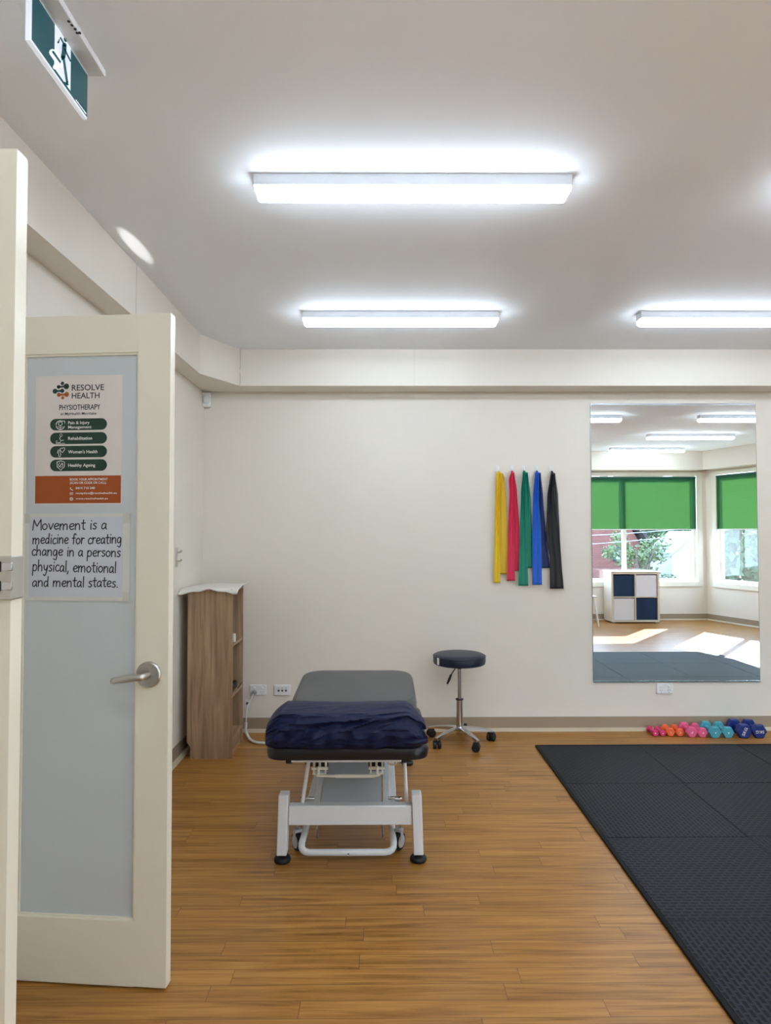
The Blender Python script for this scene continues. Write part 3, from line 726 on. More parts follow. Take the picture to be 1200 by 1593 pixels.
o = root_mesh(mb, 'white_cloth', TOWEL, 'thin white cloth laid over the top of the bookcase', 'cloth', ((bx0+bx1)/2, (by0+by1)/2, bz))
md = o.modifiers.new('solid', 'SOLIDIFY'); md.thickness = .005; md.offset = 1
# objects on the shelves
a = UY(361.5, 993, by0+.06)
o = MB().box((-.030, -.012, 0), (.0, .012, .052)).build('small_box', PLW, bevel=.002); o.location = (bx1-.003, by0+.105, sh[0]+.0102)
tag(o, 'small white box on the top shelf of the bookcase', 'box')
mb = MB(); mb.box((-.06, -.08, 0), (-.012, .045, .028)); mb.cyl((-.03, .0, .02), (-.03, .06, .03), .016, n=14); mb.cyl((-.03, -.045, .024), (-.03, -.045, .042), .016, n=14)
o = mb.build('black_device', BLK, bevel=.006); o.location = (bx1-.006, by0+.20, sh[1]+.0102); tag(o, 'small black device with a knob on the middle shelf of the bookcase', 'device')
mb = MB(); mb.tube([(0, 0, .003), (.0, .05, .004), (.0, .12, .012)], .003, 6); mb.build('device_strap', BLK, o)

# wall hook between door and bookcase
p = UX(277, 868, XL+.01)
mb = MB(); mb.box((0, -.014, -.055), (.005, .014, .065))
o = mb.build('coat_hook', STEEL, bevel=.002); o.location = (XL, p.y, p.z); tag(o, 'small double metal hook on the left wall beside the door edge', 'hook')
for dz in (.035, -.02):
    mb = MB(); mb.tube([(0, 0, dz), (.022, 0, dz), (.03, 0, dz+.008)], .005, 8); mb.lathe([(0, -.008), (.008, 0), (0, .008)], (.03, 0, dz+.008), 10); mb.build('hook_prong', STEEL, o)

# ------------------------------------------------------------------ treatment couch
CX = (UZ(437, 1347, 0).x+UZ(650, 1345, 0).x)/2; CY = UZ(540, 1341, 0).y
co = thing('treatment_couch', 'low black and grey vinyl treatment couch on a white steel frame', 'couch', (CX, CY, 0))
inv = Matrix.Translation(-co.location)
def cw(px, py, y): p = UY(px, py, y); return p
def cushion(x0, x1, y0, y1, z0, z1, rc, tilt=0, crown=.006):
    # rounded rectangle plan, rounded edges
    prof = [(-.014, 0), (-.003, .012), (0, .3), (0, .62), (-.006, .85), (-.016, .97), (-.03, 1.0)]
    cxm, cym = (x0+x1)/2, (y0+y1)/2; hx_, hy_ = (x1-x0)/2, (y1-y0)/2
    def ring(ins):
        r = max(rc+ins, .01); out = []
        for k_, (sx, sy) in enumerate(((1, 1), (-1, 1), (-1, -1), (1, -1))):
            for a_ in range(9):
                an = pi/2*k_+pi/2*a_/8; out.append((cxm+sx*(hx_+ins-r)+cos(an)*r, cym+sy*(hy_+ins-r)+sin(an)*r))
        return out
    mb = MB(); vs = []; n = 36
    for ins, h in prof:
        for x, y in ring(ins): vs.append((x, y, z0+(z1-z0)*h))
    for s_ in (.85, .6, .3):
        for x, y in ring(-.03): vs.append((cxm+(x-cxm)*s_, cym+(y-cym)*s_, z1+crown*(1-s_**2)))
    m_ = len(prof)+3; fs = [(i*n+j, i*n+(j+1) % n, (i+1)*n+(j+1) % n, (i+1)*n+j) for i in range(m_-1) for j in range(n)]
    fs.append(tuple(range(n))[::-1]); fs.append(tuple((m_-1)*n+j for j in range(n)))
    T = Matrix.Translation((0, y0, z0)) @ Matrix.Rotation(tilt, 4, 'X') @ Matrix.Translation((0, -y0, -z0))
    mb.add(vs, fs, True, inv @ T); return mb
S0 = 2.70; zb0 = UY(540, 1182, S0+.01).z; zt0 = zb0+.060
xl = UY(414.5, 1168, S0+.05).x; xr = UY(667, 1168, S0+.05).x
S1 = UZ(560, 1096, zt0).y
cushion(xl, xr, S0, S1, zb0, zt0, .07).build('seat_cushion', BLKV, co)
zh = zt0+.012
E0 = UZ(560, 1094, zh).y; zf = zh+.02; E1 = UZ(560, 1043.5, zf+.0).y
cushion(xl+.012, xr-.012, E0+.0, E1, zh-.075, zh, .12, tilt=atan2(.03, E1-E0)).build('head_cushion', GREYV, co)
# straps
for px in (451, 627):
    p = UY(px, 1186, S0+.06); MB().box((p.x-.014, S0+.04, zb0-.025), (p.x+.014, S0+.09, zb0+.004), inv).build('strap', BLK, co, bevel=.002)
# upper frame
zr = zb0-.002
ux0 = UY(456, 1184, S0+.08).x; ux1 = UY(624, 1184, S0+.08).x
mb = MB()
mb.box((ux0, S0+.02, zr-.012), (ux1, S0+.05, zr), inv); mb.box((ux0, S0+.085, zr-.03), (ux0+.03, E1-.1, zr), inv); mb.box((ux1-.03, S0+.085, zr-.03), (ux1, E1-.1, zr), inv)
for yy in (S0+.45, S1+.02, E1-.14): mb.box((ux0+.03, yy, zr-.03), (ux1-.03, yy+.03, zr), inv)
mb.build('upper_frame', WHITEM, co, bevel=.003)
# brackets + release handle
for px in (498, 586):
    p = UY(px, 1190, S0+.1); x = p.x; mb = MB(); y0_ = S0+.09
    for dx in (-.028, .020): mb.box((x+dx, y0_, zr-.084), (x+dx+.008, y0_+.03, zr-.012), inv)
    mb.box((x-.028, y0_, zr-.030), (x+.028, y0_+.03, zr-.012), inv); mb.box((x-.034, y0_-.004, zr-.066), (x+.034, y0_+.006, zr-.054), inv); mb.box((x-.005, y0_, zr-.06), (x+.005, y0_+.006, zr-.02), inv)
    mb.box((x-.030, y0_-.002, zr-.086), (x+.024, y0_+.004, zr-.078), inv)
    hb0 = mb.build('hinge_bracket', CREAMM, co, bevel=.0015)
    MB().box((x-.034, y0_+.034, zr-.082), (x+.032, y0_+.05, zr-.002), inv).build('bracket_gap_shade', BLK, hb0)  # black block added to darken the gaps behind the bracket
ha = UY(496, 1205, S0+.09); hb_ = UY(587, 1205, S0+.09); zz = UY(540, 1206, S0+.09).z; y_ = S0+.085
mb = MB(); pts = catmull([(ha.x, y_, zr-.05), (ha.x, y_, zz+.012), (ha.x+.012, y_, zz), (hb_.x-.012, y_, zz), (hb_.x, y_, zz+.012), (hb_.x, y_, zr-.05)], 5)
mb.tube([inv @ Vector(q) for q in pts], .006, 10); mb.tube([inv @ Vector((ha.x+.07, y_, zz-.001)), inv @ Vector((hb_.x-.006, y_, zz-.001))], .0085, 10)
mb.build('release_handle', CREAMM, co)
mb = MB(); p = UY(608, 1190, S0+.1); mb.tube([inv @ Vector((p.x-.01, y_, zr-.004)), inv @ Vector((p.x-.01, y_, zr-.04)), inv @ Vector((p.x+.006, y_, zr-.046)), inv @ Vector((p.x+.022, y_, zr-.04)), inv @ Vector((p.x+.022, y_, zr-.004))], .004, 8)
mb.build('latch_loop', CREAMM, co)
# base H frames
def leg(x0, sgn, y, nm='leg'):
    ztop = .292; w_ = .043; d_ = .062; a_ = x0
    lean = .008*sgn
    vs = [(a_+lean-w_/2, y, .035), (a_+lean+w_/2, y, .035), (a_+lean+w_/2, y+d_, .035), (a_+lean-w_/2, y+d_, .035), (a_-w_/2, y, ztop), (a_+w_/2, y, ztop), (a_+w_/2, y+d_, ztop), (a_-w_/2, y+d_, ztop)]
    o = MB().add(vs, [(0,3,2,1),(4,5,6,7),(0,1,5,4),(1,2,6,5),(2,3,7,6),(3,0,4,7)], False, inv).build(nm, WHITEM, co, bevel=.004)
    c = inv @ Vector((a_+lean, y+d_/2, 0))
    mb = MB(); mb.lathe([(0, 0), (.034, 0), (.036, .006), (.036, .014), (.030, .022), (.012, .027), (.010, .030)], c, 28); mb.build('levelling_foot', BLK, o)
    mb = MB(); mb.cyl(c+Vector((0, 0, .026)), c+Vector((0, 0, .036)), .007, n=12); mb.build('foot_screw', CHROME, o)
fy = CY-.02
la = UY(441, 1260, fy).x; lb = UY(648.5, 1260, fy).x
leg(la, -1, fy); leg(lb, 1, fy)
zc1 = UY(540, 1253.5, fy+.01).z; zc0 = UY(540, 1284, fy+.01).z
MB().box((la+.02, fy+.008, zc0), (lb-.02, fy+.055, zc1), inv).build('cross_beam', WHITEM, co, bevel=.005)
ry = UZ(640, 1187, 0).y-.05
leg(la, -1, ry); leg(lb, 1, ry)
MB().box((la+.02, ry+.008, zc0), (lb-.02, ry+.055, zc1), inv).build('cross_beam', WHITEM, co, bevel=.005)
# base rails between H frames
mb = MB()
for x in (la+.09, lb-.12): mb.box((x, fy+.055, zc0+.01), (x+.035, ry+.008, zc1-.012), inv)
mb.build('base_rails', WHITEM, co, bevel=.003)
# lift arm plate (sloping) with side channels
pa = UY(497, 1246, fy+.06); pb = UY(600, 1246, fy+.06)
zlo = zc1-.01; zhi = zb0-.10; ya, yb_ = fy+.07, fy+.75
def slab(x0, x1, t0, m_, nm, dz=0):
    vs = [(x0, ya, zlo+dz), (x1, ya, zlo+dz), (x1+.0, yb_, zhi+dz), (x0+.0, yb_, zhi+dz)]; vs += [(x, y, z-t0) for x, y, z in vs]
    MB().add(vs, [(0,1,2,3),(4,7,6,5),(0,4,5,1),(1,5,6,2),(2,6,7,3),(3,7,4,0)], False, inv).build(nm, m_, co, bevel=.002)
slab(pa.x+.006, pb.x-.018, .02, GREYS, 'lift_plate'); slab(pa.x-.022, pa.x, .05, WHITEM, 'lift_arm', .004); slab(pb.x-.012, pb.x+.018, .05, WHITEM, 'lift_arm', .004)
mb = MB(); m1 = UY(515, 1192, yb_-.1); m2 = UY(592, 1192, yb_-.1)
mb.box((pa.x+.01, S0+.3, zb0-.11), (pb.x-.01, S0+.36, zb0-.04), inv); mb.build('arm_crossbar', WHITEM, co, bevel=.004)
mb = MB(); mb.box((pa.x+.05, S0+.36, zb0-.07), (pb.x-.05, S0+.62, zb0-.035), inv); mb.build('actuator', DSTEEL, co, bevel=.006)
# slanting side rods
for x0_, y0_, px1_ in ((UY(485, 1200, S0+.3).x, 1200, 470), (UY(628, 1190, S0+.3).x, 1190, 633)):
    b0 = UY(px1_, 1249, fy+.04); mb = MB(); mb.tube([inv @ Vector((x0_, S0+.3, zb0-.02)), inv @ Vector((b0.x, fy+.045, zc1-.008))], .0085, 12); mb.build('side_rod', WHITEM, co)
for sx, px in ((1, 478), (-1, 615)):
    p = UY(px, 1247, fy+.06); mb = MB(); mb.tube([inv @ Vector((p.x-.03, fy+.07, zc1+.008)), inv @ Vector((p.x, fy+.065, zc1+.012)), inv @ Vector((p.x+.03, fy+.07, zc1+.008))], .006, 8)
    mb.cyl(inv @ Vector((p.x-.012*sx-.014, fy+.06, zc1+.009)), inv @ Vector((p.x-.012*sx+.010, fy+.06, zc1+.009)), .011, n=14); mb.build('pivot_bolt', CHROME, co)
# pedal bar
yl = fy+.03; x0_ = UY(478, 1327, yl).x; x1_ = UY(607, 1327, yl).x; xo0 = UY(474, 1300, yl+.1).x-.004; xo1 = UY(611, 1300, yl+.1).x+.004
zl = UY(540, 1326, yl).z
pts = [(xo0+.008, yl+.22, .100), (xo0+.004, yl+.10, .070), (xo0, yl+.03, zl+.028)]+[(xo0+.036-.036*cos(t), yl+.018*(1-sin(t)), zl+.022*(1-sin(t))) for t in (.3, .7, 1.1, pi/2)]+[(xo1-.036+.036*cos(t), yl+.018*(1-sin(t)), zl+.022*(1-sin(t))) for t in (pi/2, 1.1, .7, .3)]+[(xo1, yl+.03, zl+.028), (xo1-.004, yl+.10, .070), (xo1-.008, yl+.22, .100)]
mb = MB(); mb.tube([inv @ Vector(q) for q in pts], .0145, 12); mb.tube([inv @ Vector((xo0, yl+.20, .092)), inv @ Vector((xo1, yl+.20, .092))], .012, 10)
pb_ = mb.build('pedal_bar', WHITEM, co)
cc = inv @ Vector(((x0_+x1_)/2, yl-.0152, zl)); MB().cyl(cc, cc+Vector((0, .003, 0)), .0032, n=10).build('bolt_hole', BLK, pb_)
# chrome linkages
for px, s_ in ((490, 1), (599, -1)):
    a_ = UY(px, 1290, yl+.14); mb = MB(); x = a_.x
    mb.tube([inv @ Vector(q) for q in catmull([(x-.010*s_, yl+.2, .17), (x, yl+.19, .12), (x+.014*s_, yl+.17, .10), (x+.012*s_, yl+.15, .075), (x+.012*s_, yl+.12, .045)], 5)], .005, 8); mb.build('linkage_rod', CHROME, co)
# castors
def castor(px, py, y, s_):
    p = UY(px, py, y); x = p.x; r = .040
    R_t = inv @ Matrix.Translation((x, y, 0)) @ Matrix.Rotation(radians(32)*s_, 4, 'Z')
    mb = MB(); mb.cyl(R_t @ Vector((-.012, 0, r)), R_t @ Vector((.012, 0, r)), r, n=28); o = mb.build('castor', BLK, co, bevel=.004)
    mb = MB()
    for q in (-1, 1): mb.cyl(R_t @ Vector((q*.011, 0, r)), R_t @ Vector((q*.0145, 0, r)), r*.68, n=24)
    mb.build('wheel_disc', GREYS, o)
    mb = MB(); mb.box((-.017, -.012, r), (-.0148, .012, .088), R_t); mb.box((.0148, -.012, r), (.017, .012, .088), R_t); mb.box((-.017, -.014, .082), (.017, .014, .094), R_t); mb.build('castor_fork', GREYS, o, bevel=.001)
    mb = MB(); mb.cyl(R_t @ Vector((0, .004, .09)), R_t @ Vector((0, .004, .19)), .008, n=12); mb.build('castor_stem', CHROME, o)
castor(463, 1318, yl+.10, 1); castor(621, 1316, yl+.10, -1)

# pillow on couch : crumpled navy cover
px0_ = UY(415, 1150, S0+.04).x; px1_ = UY(656, 1130, S0+.1).x
pw = px1_-px0_; py0_ = S0-.034; py1_ = UZ(540, 1087, zt0+.12).y
from mathutils import noise
NX = 130
def wr(x, q):
    p_ = Vector((x*5.2+q*3.0, q*13-x*4.5, 2.3)); p_ += noise.noise_vector(p_*.7)*.55
    a_ = 1-abs(noise.noise(p_))*3.0; b_ = 1-abs(noise.noise(p_*2.3+Vector((5, 1, 0))))*3.0
    return max(a_, -.6)*.9+max(b_, -.6)*.35
prof = catmull([(.055, -.012), (.02, -.010), (.004, .010), (.0, .040), (.006, .080), (.022, .113), (.05, .124), (.11, .126), (.19, .130), (.30, .125), (.40, .11), (.455, .07), (.46, .02), (.44, .002)], 8)
P_ = [(p_[0]/.46, p_[1]) for p_ in prof]; m_ = len(P_)
LY = py1_-py0_; vs = []; fs = []
for i in range(NX+1):
    u = i/NX; e = min(u, 1-u); k_ = min(1, (e/.10))**.5 if e < .10 else 1.0     # end rounding
    hgt = .42+.58*k_; ins = (1-k_)*.04
    for j in range(m_):
        yy, zz_ = P_[j]
        y = py0_+ins+(LY-2*ins)*yy; z = zz_*hgt
        x = px0_+pw*u
        front = 1.0 if yy < .35 and zz_ > .012 else .35
        wv = wr(x, zz_*1.3+yy*.46)*.0095*front*min(1, .3+k_)
        if yy < .2: y += -wv*1.3
        else: z += wv*.45
        if j > 4 and j < m_-4: z += .0025*sin(3*pi*u)
        # pulled corner points
        if u > .9 and 44 < j < 60: x += (u-.9)*.16
        if u > .93 and 12 < j < 26: x += (u-.93)*.30
        if yy < .1 and zz_ < .06: y += .006*sin(x*31)+.004*sin(x*77)
        vs.append((x, y, zt0+.006+max(z, -.016 if y < S0+.01 else -.002)))
for i in range(NX):
    for j in range(m_-1): a_ = i*m_+j; fs.append((a_, a_+1, a_+m_+1, a_+m_))
fs.append(tuple(range(m_))[::-1]); fs.append(tuple(NX*m_+j for j in range(m_))); fs += [(i*m_, (i+1)*m_, (i+1)*m_+m_-1, i*m_+m_-1) for i in range(NX)]
mb = MB(); mb.add(vs, fs, True)
o = root_mesh(mb, 'navy_pillow', NAVYC, 'crumpled navy blue pillow lying across the front of the treatment couch', 'pillow', (CX, S0+.2, zt0))

# ------------------------------------------------------------------ power cord from the outlet to the couch
PL = OUT1.location
a0 = Vector((PL.x-.028, D-.014, PL.z-.014))
mb = MB()
t1 = UY(385, 1100, D-.08); t2 = UY(383, 1124, D-.14)
fb = UZ(392, 1150, .03); fe = UZ(420, 1152, .02)
mb.tube(catmull([a0+Vector((0, -.03, -.004)), a0+Vector((-.01, -.05, -.03)), t1, t2], 8), .0042, 8)
mb.v = [tuple(Vector(v)-a0) for v in mb.v]; cord = mb.build('power_cord', mat('cord_grey', (205, 204, 200), .5), co); cord.location = a0-co.location
def child_c(mb, name, m): mb.v = [tuple(Vector(v)-a0) for v in mb.v]; return mb.build(name, m, cord)
mb = MB(); mb.cyl(a0+Vector((0, .001, 0)), a0+Vector((0, -.03, 0)), .019, .015, 18); child_c(mb, 'plug', mat('plug_grey', (150, 148, 145), .5))
mb = MB(); b0 = t2
pts = catmull([b0, b0+Vector((-.002, -.0, -.05)), UY(384.5, 1142, D-.17), UZ(390, 1151, .012), UZ(402, 1155.5, .012), UZ(424, 1156, .012)], 30)
mb.tube(pts, [.0085+.0016*(1 if (i//2) % 2 else 0) for i in range(len(pts))], 10); child_c(mb, 'coiled_section', mat('coil_white', (222, 221, 218), .5))
tg = UY(385.5, 1093, D-.06)
T = Matrix.Translation(tg) @ Matrix.Rotation(radians(12), 4, 'Y')
mb = MB(); mb.box((-.018, -.012, -.025), (.018, -.010, .025), T); child_c(mb, 'cord_tag', PLW)
mb = MB(); mb.box((-.009, -.013, -.012), (.007, -.0119, .006), T); child_c(mb, 'tag_print', mat('tag_print', (70, 80, 110), .5))

# ------------------------------------------------------------------ stool
sc_ = UZ(715.5, 1154, 0); SX, SY = sc_.x, sc_.y+.0
stl = thing('rolling_stool', 'round navy rolling stool with chrome star base against the back wall', 'stool', (SX, SY, 0))
zs1 = UY(714, 1017, SY).z; zs0 = UY(714, 1040.5, SY-.17).z; R = .178
mb = MB(); mb.lathe([(0, zs0), (R-.012, zs0), (R-.003, zs0+.006), (R, zs0+.02), (R, zs1-.02), (R-.004, zs1-.008), (R-.016, zs1-.001), (R-.05, zs1+.003), (0, zs1+.005)], n=48); seat = mb.build('seat', NAVYV, stl)
mb = MB(); mb.tube([(R*cos(t), R*sin(t), zs1-.012) for t in [2*pi*k_/40 for k_ in range(40)]], .0025, 6, closed=True); mb.build('seat_piping', NAVYV, seat)
an = radians(-90-58); MB().box((-.010, -.0015, 0), (.010, .0015, .045), Matrix.Translation((cos(an)*(R+.001), sin(an)*(R+.001), zs0+.012)) @ Matrix.Rotation(an+pi/2, 4, 'Z')).build('seat_label', PLW, seat)
mb = MB(); mb.lathe([(0, zs0-.035), (.014, zs0-.035), (.018, zs0-.012), (.07, zs0-.006), (.07, zs0)], n=20); mb.build('seat_mount', BLK, stl)
mb = MB(); mb.lathe([(0, .2), (.0135, .2), (.0135, zs0-.02), (0, zs0-.02)], n=20); mb.build('gas_lift', CHROME, stl)
zm = UY(714, 1088, SY).z
mb = MB(); mb.lathe([(0, .07), (.025, .075), (.022, .11), (.0225, zm), (0, zm)], n=24); mb.build('column', CHROME, stl)
mb = MB(); mb.lathe([(.0, zm-.002), (.026, zm-.002), (.026, zm+.006), (.014, zm+.008)], n=24); mb.build('column_collar', BLK, stl)
mb = MB(); mb.tube([(-.02, -.02, zs0-.016), (-.05, -.05, zs0-.045), (-.065, -.06, zs0-.066)], .0035, 8); mb.tube([(-.062, -.058, zs0-.06), (-.075, -.065, zs0-.09), (-.09, -.07, zs0-.122)], [.007, .009, .006], 10); mb.build('height_lever', BLK, stl)
mb = MB(); mb.lathe([(0, .045), (.02, .048), (.03, .06), (.034, .085), (.028, .1), (0, .1)], n=24); mb.build('hub', CHROME, stl)
for k_ in range(5):
    an = radians(-66+72*k_); T = Matrix.Rotation(an, 4, 'Z')
    N = 10; vs = []; fs = []
    for i in range(N+1):
        u = i/N; x = .015+.215*u; w_ = .022-.008*u; z = .104-.005*u-.026*u*u; h_ = .028-.013*u
        vs += [(x, -w_, z-h_), (x, w_, z-h_), (x, w_, z-.003), (x, w_*.5, z), (x, -w_*.5, z), (x, -w_, z-.003)]
    for i in range(N):
        for j in range(6): fs.append((i*6+j, i*6+(j+1) % 6, (i+1)*6+(j+1) % 6, (i+1)*6+j))
    fs.append((5, 4, 3, 2, 1, 0)); fs.append(tuple(N*6+j for j in range(6)))
    mb = MB(); mb.add(vs, fs, True, T); lg = mb.build('base_arm', CHROME, stl)
    e = T @ Vector((.222, 0, 0))
    ca = an+.9; cT = Matrix.Translation(e) @ Matrix.Rotation(ca, 4, 'Z')
    mb = MB()
    for s_ in (-1, 1):
        mb.cyl(cT @ Vector((-.008, s_*.005, .027)), cT @ Vector((-.008, s_*.026, .027)), .027, n=22)
    mb.box((-.026, -.020, .036), (.012, .020, .062), cT); mb.cyl(cT @ Vector((0, 0, .03)), cT @ Vector((0, 0, .068)), .010, n=12)
    mb.build('castor', BLK, lg, bevel=.004)

# ------------------------------------------------------------------ resistance bands and hooks
ZB = 7.244
bands = [
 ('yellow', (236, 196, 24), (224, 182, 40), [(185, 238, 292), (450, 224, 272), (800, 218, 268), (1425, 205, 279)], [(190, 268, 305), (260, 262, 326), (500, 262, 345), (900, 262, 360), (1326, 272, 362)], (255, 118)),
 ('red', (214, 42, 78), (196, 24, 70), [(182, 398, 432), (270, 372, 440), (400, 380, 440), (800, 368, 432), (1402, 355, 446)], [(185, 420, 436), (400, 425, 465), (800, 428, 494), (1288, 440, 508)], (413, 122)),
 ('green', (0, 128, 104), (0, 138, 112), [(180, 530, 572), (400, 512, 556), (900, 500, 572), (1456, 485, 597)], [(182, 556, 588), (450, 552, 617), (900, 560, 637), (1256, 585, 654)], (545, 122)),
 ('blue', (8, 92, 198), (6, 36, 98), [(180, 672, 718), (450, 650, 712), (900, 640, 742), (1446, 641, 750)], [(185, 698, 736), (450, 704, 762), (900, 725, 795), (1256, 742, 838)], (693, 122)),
 ('black', (9, 12, 20), (60, 64, 72), [(186, 846, 884), (450, 808, 884), (900, 792, 945), (1150, 838, 965), (1490, 840, 994)], [(190, 868, 898), (450, 880, 932), (900, 890, 952), (1250, 900, 972)], (856, 120))]  # black band's rear tail is greyed, its sheen put into the colour
def strip(rows, yoff, folds, amp, T0, seedv):
    rr = random.Random(seedv); N = 60; Mw = 28; ph = rr.uniform(0, 6); mb = MB(); vs = []; fs = []
    zs = [r[0] for r in rows]
    for i in range(N+1):
        zy = zs[0]+(zs[-1]-zs[0])*i/N
        k_ = 0
        while k_ < len(rows)-2 and zy > rows[k_+1][0]: k_ += 1
        t = (zy-rows[k_][0])/(rows[k_+1][0]-rows[k_][0]); t = min(max(t, 0), 1); t = t*t*(3-2*t)*.5+t*.5
        xa = rows[k_][1]+(rows[k_+1][1]-rows[k_][1])*t; xb = rows[k_][2]+(rows[k_+1][2]-rows[k_][2])*t
        f_ = i/N
        A_ = UY(740+xa/ZB, 710+zy/ZB, D-yoff); B_ = UY(740+xb/ZB, 710+zy/ZB, D-yoff)
        for j in range(Mw+1):
            u = j/Mw; P = A_.lerp(B_, u)
            P.y = D-yoff-amp*(1-.75*f_)*(.5+.5*sin(u*folds*2*pi+ph+f_*1.3))*(1-.4*f_)
            vs.append(P)
    for i in range(N):
        for j in range(Mw): a_ = i*(Mw+1)+j; fs.append((a_, a_+1, a_+Mw+2, a_+Mw+1))
    mb.add(vs, fs, True); return mb
names = {'yellow': 'yellow resistance band hanging leftmost from a white wall hook', 'red': 'red resistance band hanging between the yellow and green bands', 'green': 'green resistance band hanging in the middle of the five',
         'blue': 'blue resistance band with a darker rear tail hanging beside the black one', 'black': 'black resistance band hanging rightmost, nearest the mirror'}
hl = {'yellow': 'small white hook holding the yellow band', 'red': 'small white hook holding the red band', 'green': 'small white hook holding the green band', 'blue': 'small white hook holding the blue band', 'black': 'small white hook holding the black band'}
for bi, (nm, c1, c2, fr, bk, hk) in enumerate(bands):
    p = UY(740+hk[0]/ZB, 710+150/ZB, D-.02)
    ho = thing('adhesive_hook', hl[nm], 'hook', (p.x, D, p.z), 0, 'white hooks for the bands')
    MB().box((-.011, -.004, -.012), (.011, -.0002, .032)).build('hook_plate', PLW, ho, bevel=.003)
    mb = MB(); mb.tube(catmull([(0, -.003, .018), (0, -.006, -.004), (0, -.016, -.014), (0, -.024, -.006), (0, -.025, .004)], 4), .004, 8); mb.build('hook_arm', PLW, ho)
    bo = thing('resistance_band', names[nm], 'exercise band', (p.x, D-.03, p.z), 0, 'resistance bands on the wall')
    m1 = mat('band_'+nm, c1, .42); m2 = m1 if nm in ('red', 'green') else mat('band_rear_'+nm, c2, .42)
    of = .036+.0*bi
    inv_ = Matrix.Translation(-bo.location)
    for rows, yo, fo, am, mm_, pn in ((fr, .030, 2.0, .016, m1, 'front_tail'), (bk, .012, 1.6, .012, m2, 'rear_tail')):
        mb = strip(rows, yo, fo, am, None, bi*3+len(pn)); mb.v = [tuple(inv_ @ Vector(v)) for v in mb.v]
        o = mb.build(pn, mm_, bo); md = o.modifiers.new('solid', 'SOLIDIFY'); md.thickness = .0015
    # gathered loop over the hook
    q0_ = UY(740+(fr[0][1]+fr[0][2])/2/ZB, 710+fr[0][0]/ZB, D-.03)
    c = inv_ @ Vector((q0_.x, D-.022, q0_.z-.0))
    mb = MB(); mb.tube([c+Vector((.0, -.013, -.012)), c+Vector((0, -.012, .0)), c+Vector((0, -.002, .008)), c+Vector((.002, .008, .002)), c+Vector((.004, .012, -.012))], [.010, .0095, .008, .008, .009], 10); mb.build('gathered_loop', m1, bo)

# ------------------------------------------------------------------ dumbbells
def dumbbell(name_lab, col, fx0, fx1, fy0, fy1, ry0, cname, txt, grp, tang=0, dark=False):
    # front head face from its pixels (zoom frame), rear head top row
    zx = lambda v: 980+v/5.4545
    zy = lambda v: 1040+v/5.4545
    g = UZ((zx(fx0)+zx(fx1))/2, zy(fy1)-.6, 0); Y0 = g.y
    r = (UY(zx(fx1), 1140, Y0).x-UY(zx(fx0), 1140, Y0).x)/2
    xc = (UY(zx(fx1), 1140, Y0).x+UY(zx(fx0), 1140, Y0).x)/2
    hr = r*.866                                    # apothem: flats at left/right? flat on the floor
    o = thing('dumbbell', name_lab, 'dumbbell', (xc, Y0, 0), 0, grp)
    m_ = mat('dumbbell_'+cname, col, .42, bump=.08, bscale=500)
    dpt = r*.78; tot = min(r*3.3+.035, D-.04-Y0)
    def head(y0_, y1_):
        rings = [(y0_, .90), (y0_+.006, 1.0), (y1_-.006, 1.0), (y1_, .90)]
        vs = []; fs = []
        for y, k2 in rings:
            for a_ in range(6): an = radians(60*a_); vs.append((cos(an)*r*k2, y, hr+sin(an)*r*k2))
        for i in range(3):
            for j in range(6): fs.append((i*6+j, i*6+(j+1) % 6, (i+1)*6+(j+1) % 6, (i+1)*6+j))
        fs += [tuple(range(6)), tuple(range(18, 24))[::-1]]
        return MB().add(vs, fs)
    head(0, dpt).build('head', m_, o, bevel=.003); head(tot-dpt, tot).build('head', m_, o, bevel=.003)
    rg = max(.0115, r*.30)
    mb = MB(); mb.tube([(0, dpt-.002, hr), (0, dpt+.012, hr), (0, tot/2, hr), (0, tot-dpt-.012, hr), (0, tot-dpt+.002, hr)], [rg*1.35, rg, rg*1.12, rg, rg*1.35], 16); mb.build('grip', m_, o)
    if txt:
        T = Matrix.Translation((0, -.0006, hr)) @ Matrix.Rotation(pi/2, 4, 'X') @ Matrix.Rotation(tang, 4, 'Z')
        mb = MB(); s_ = r*(.55 if len(txt) > 1 else .16); add_text(mb, txt, T, -s_, s_, -r*.17, r*.36, .01); mb.build('weight_mark', WTEXT, o)
    return o
grp = 'dumbbells in a row on the floor'
dd = [
 ('smallest deep pink dumbbell, leftmost in the row', (216, 50, 108), 190, 250, 520, 580, 484, 'deep_pink', '1', .4),
 ('smallest deep pink dumbbell, second from the left beside the orange ones', (216, 50, 108), 255, 312, 520, 580, 486, 'deep_pink', '1', .2),
 ('orange dumbbell next to the deep pink ones', (246, 106, 56), 312, 388, 505, 580, 467, 'orange', '2', .3),
 ('orange dumbbell next to the lighter pink ones', (246, 106, 56), 394, 468, 505, 580, 474, 'orange', '2', .3),
 ('medium light pink dumbbell next to the orange ones', (228, 92, 138), 482, 580, 495, 590, 450, 'pink', '3', -.6),
 ('medium light pink dumbbell next to the teal ones', (228, 92, 138), 578, 668, 493, 590, 450, 'pink', '3', -.6),
 ('teal dumbbell next to the light pink ones', (72, 158, 178), 675, 783, 488, 596, 440, 'teal', '4', -.7),
 ('teal dumbbell next to the navy ones', (72, 158, 178), 788, 893, 488, 596, 440, 'teal', '4', -.7),
 ('large navy dumbbell next to the teal ones', (14, 40, 118), 912, 1044, 470, 598, 415, 'navy', '5KG', 1.15),
 ('large navy dumbbell at the right end of the row', (14, 40, 118), 1044, 1172, 468, 598, 412, 'navy', '5KG', pi)]
for lab, col, a_, b2, c2, d2, e2, cn, tx_, ta in dd: dumbbell(lab, col, a_, b2, c2, d2, e2, cn, tx_, grp, ta)

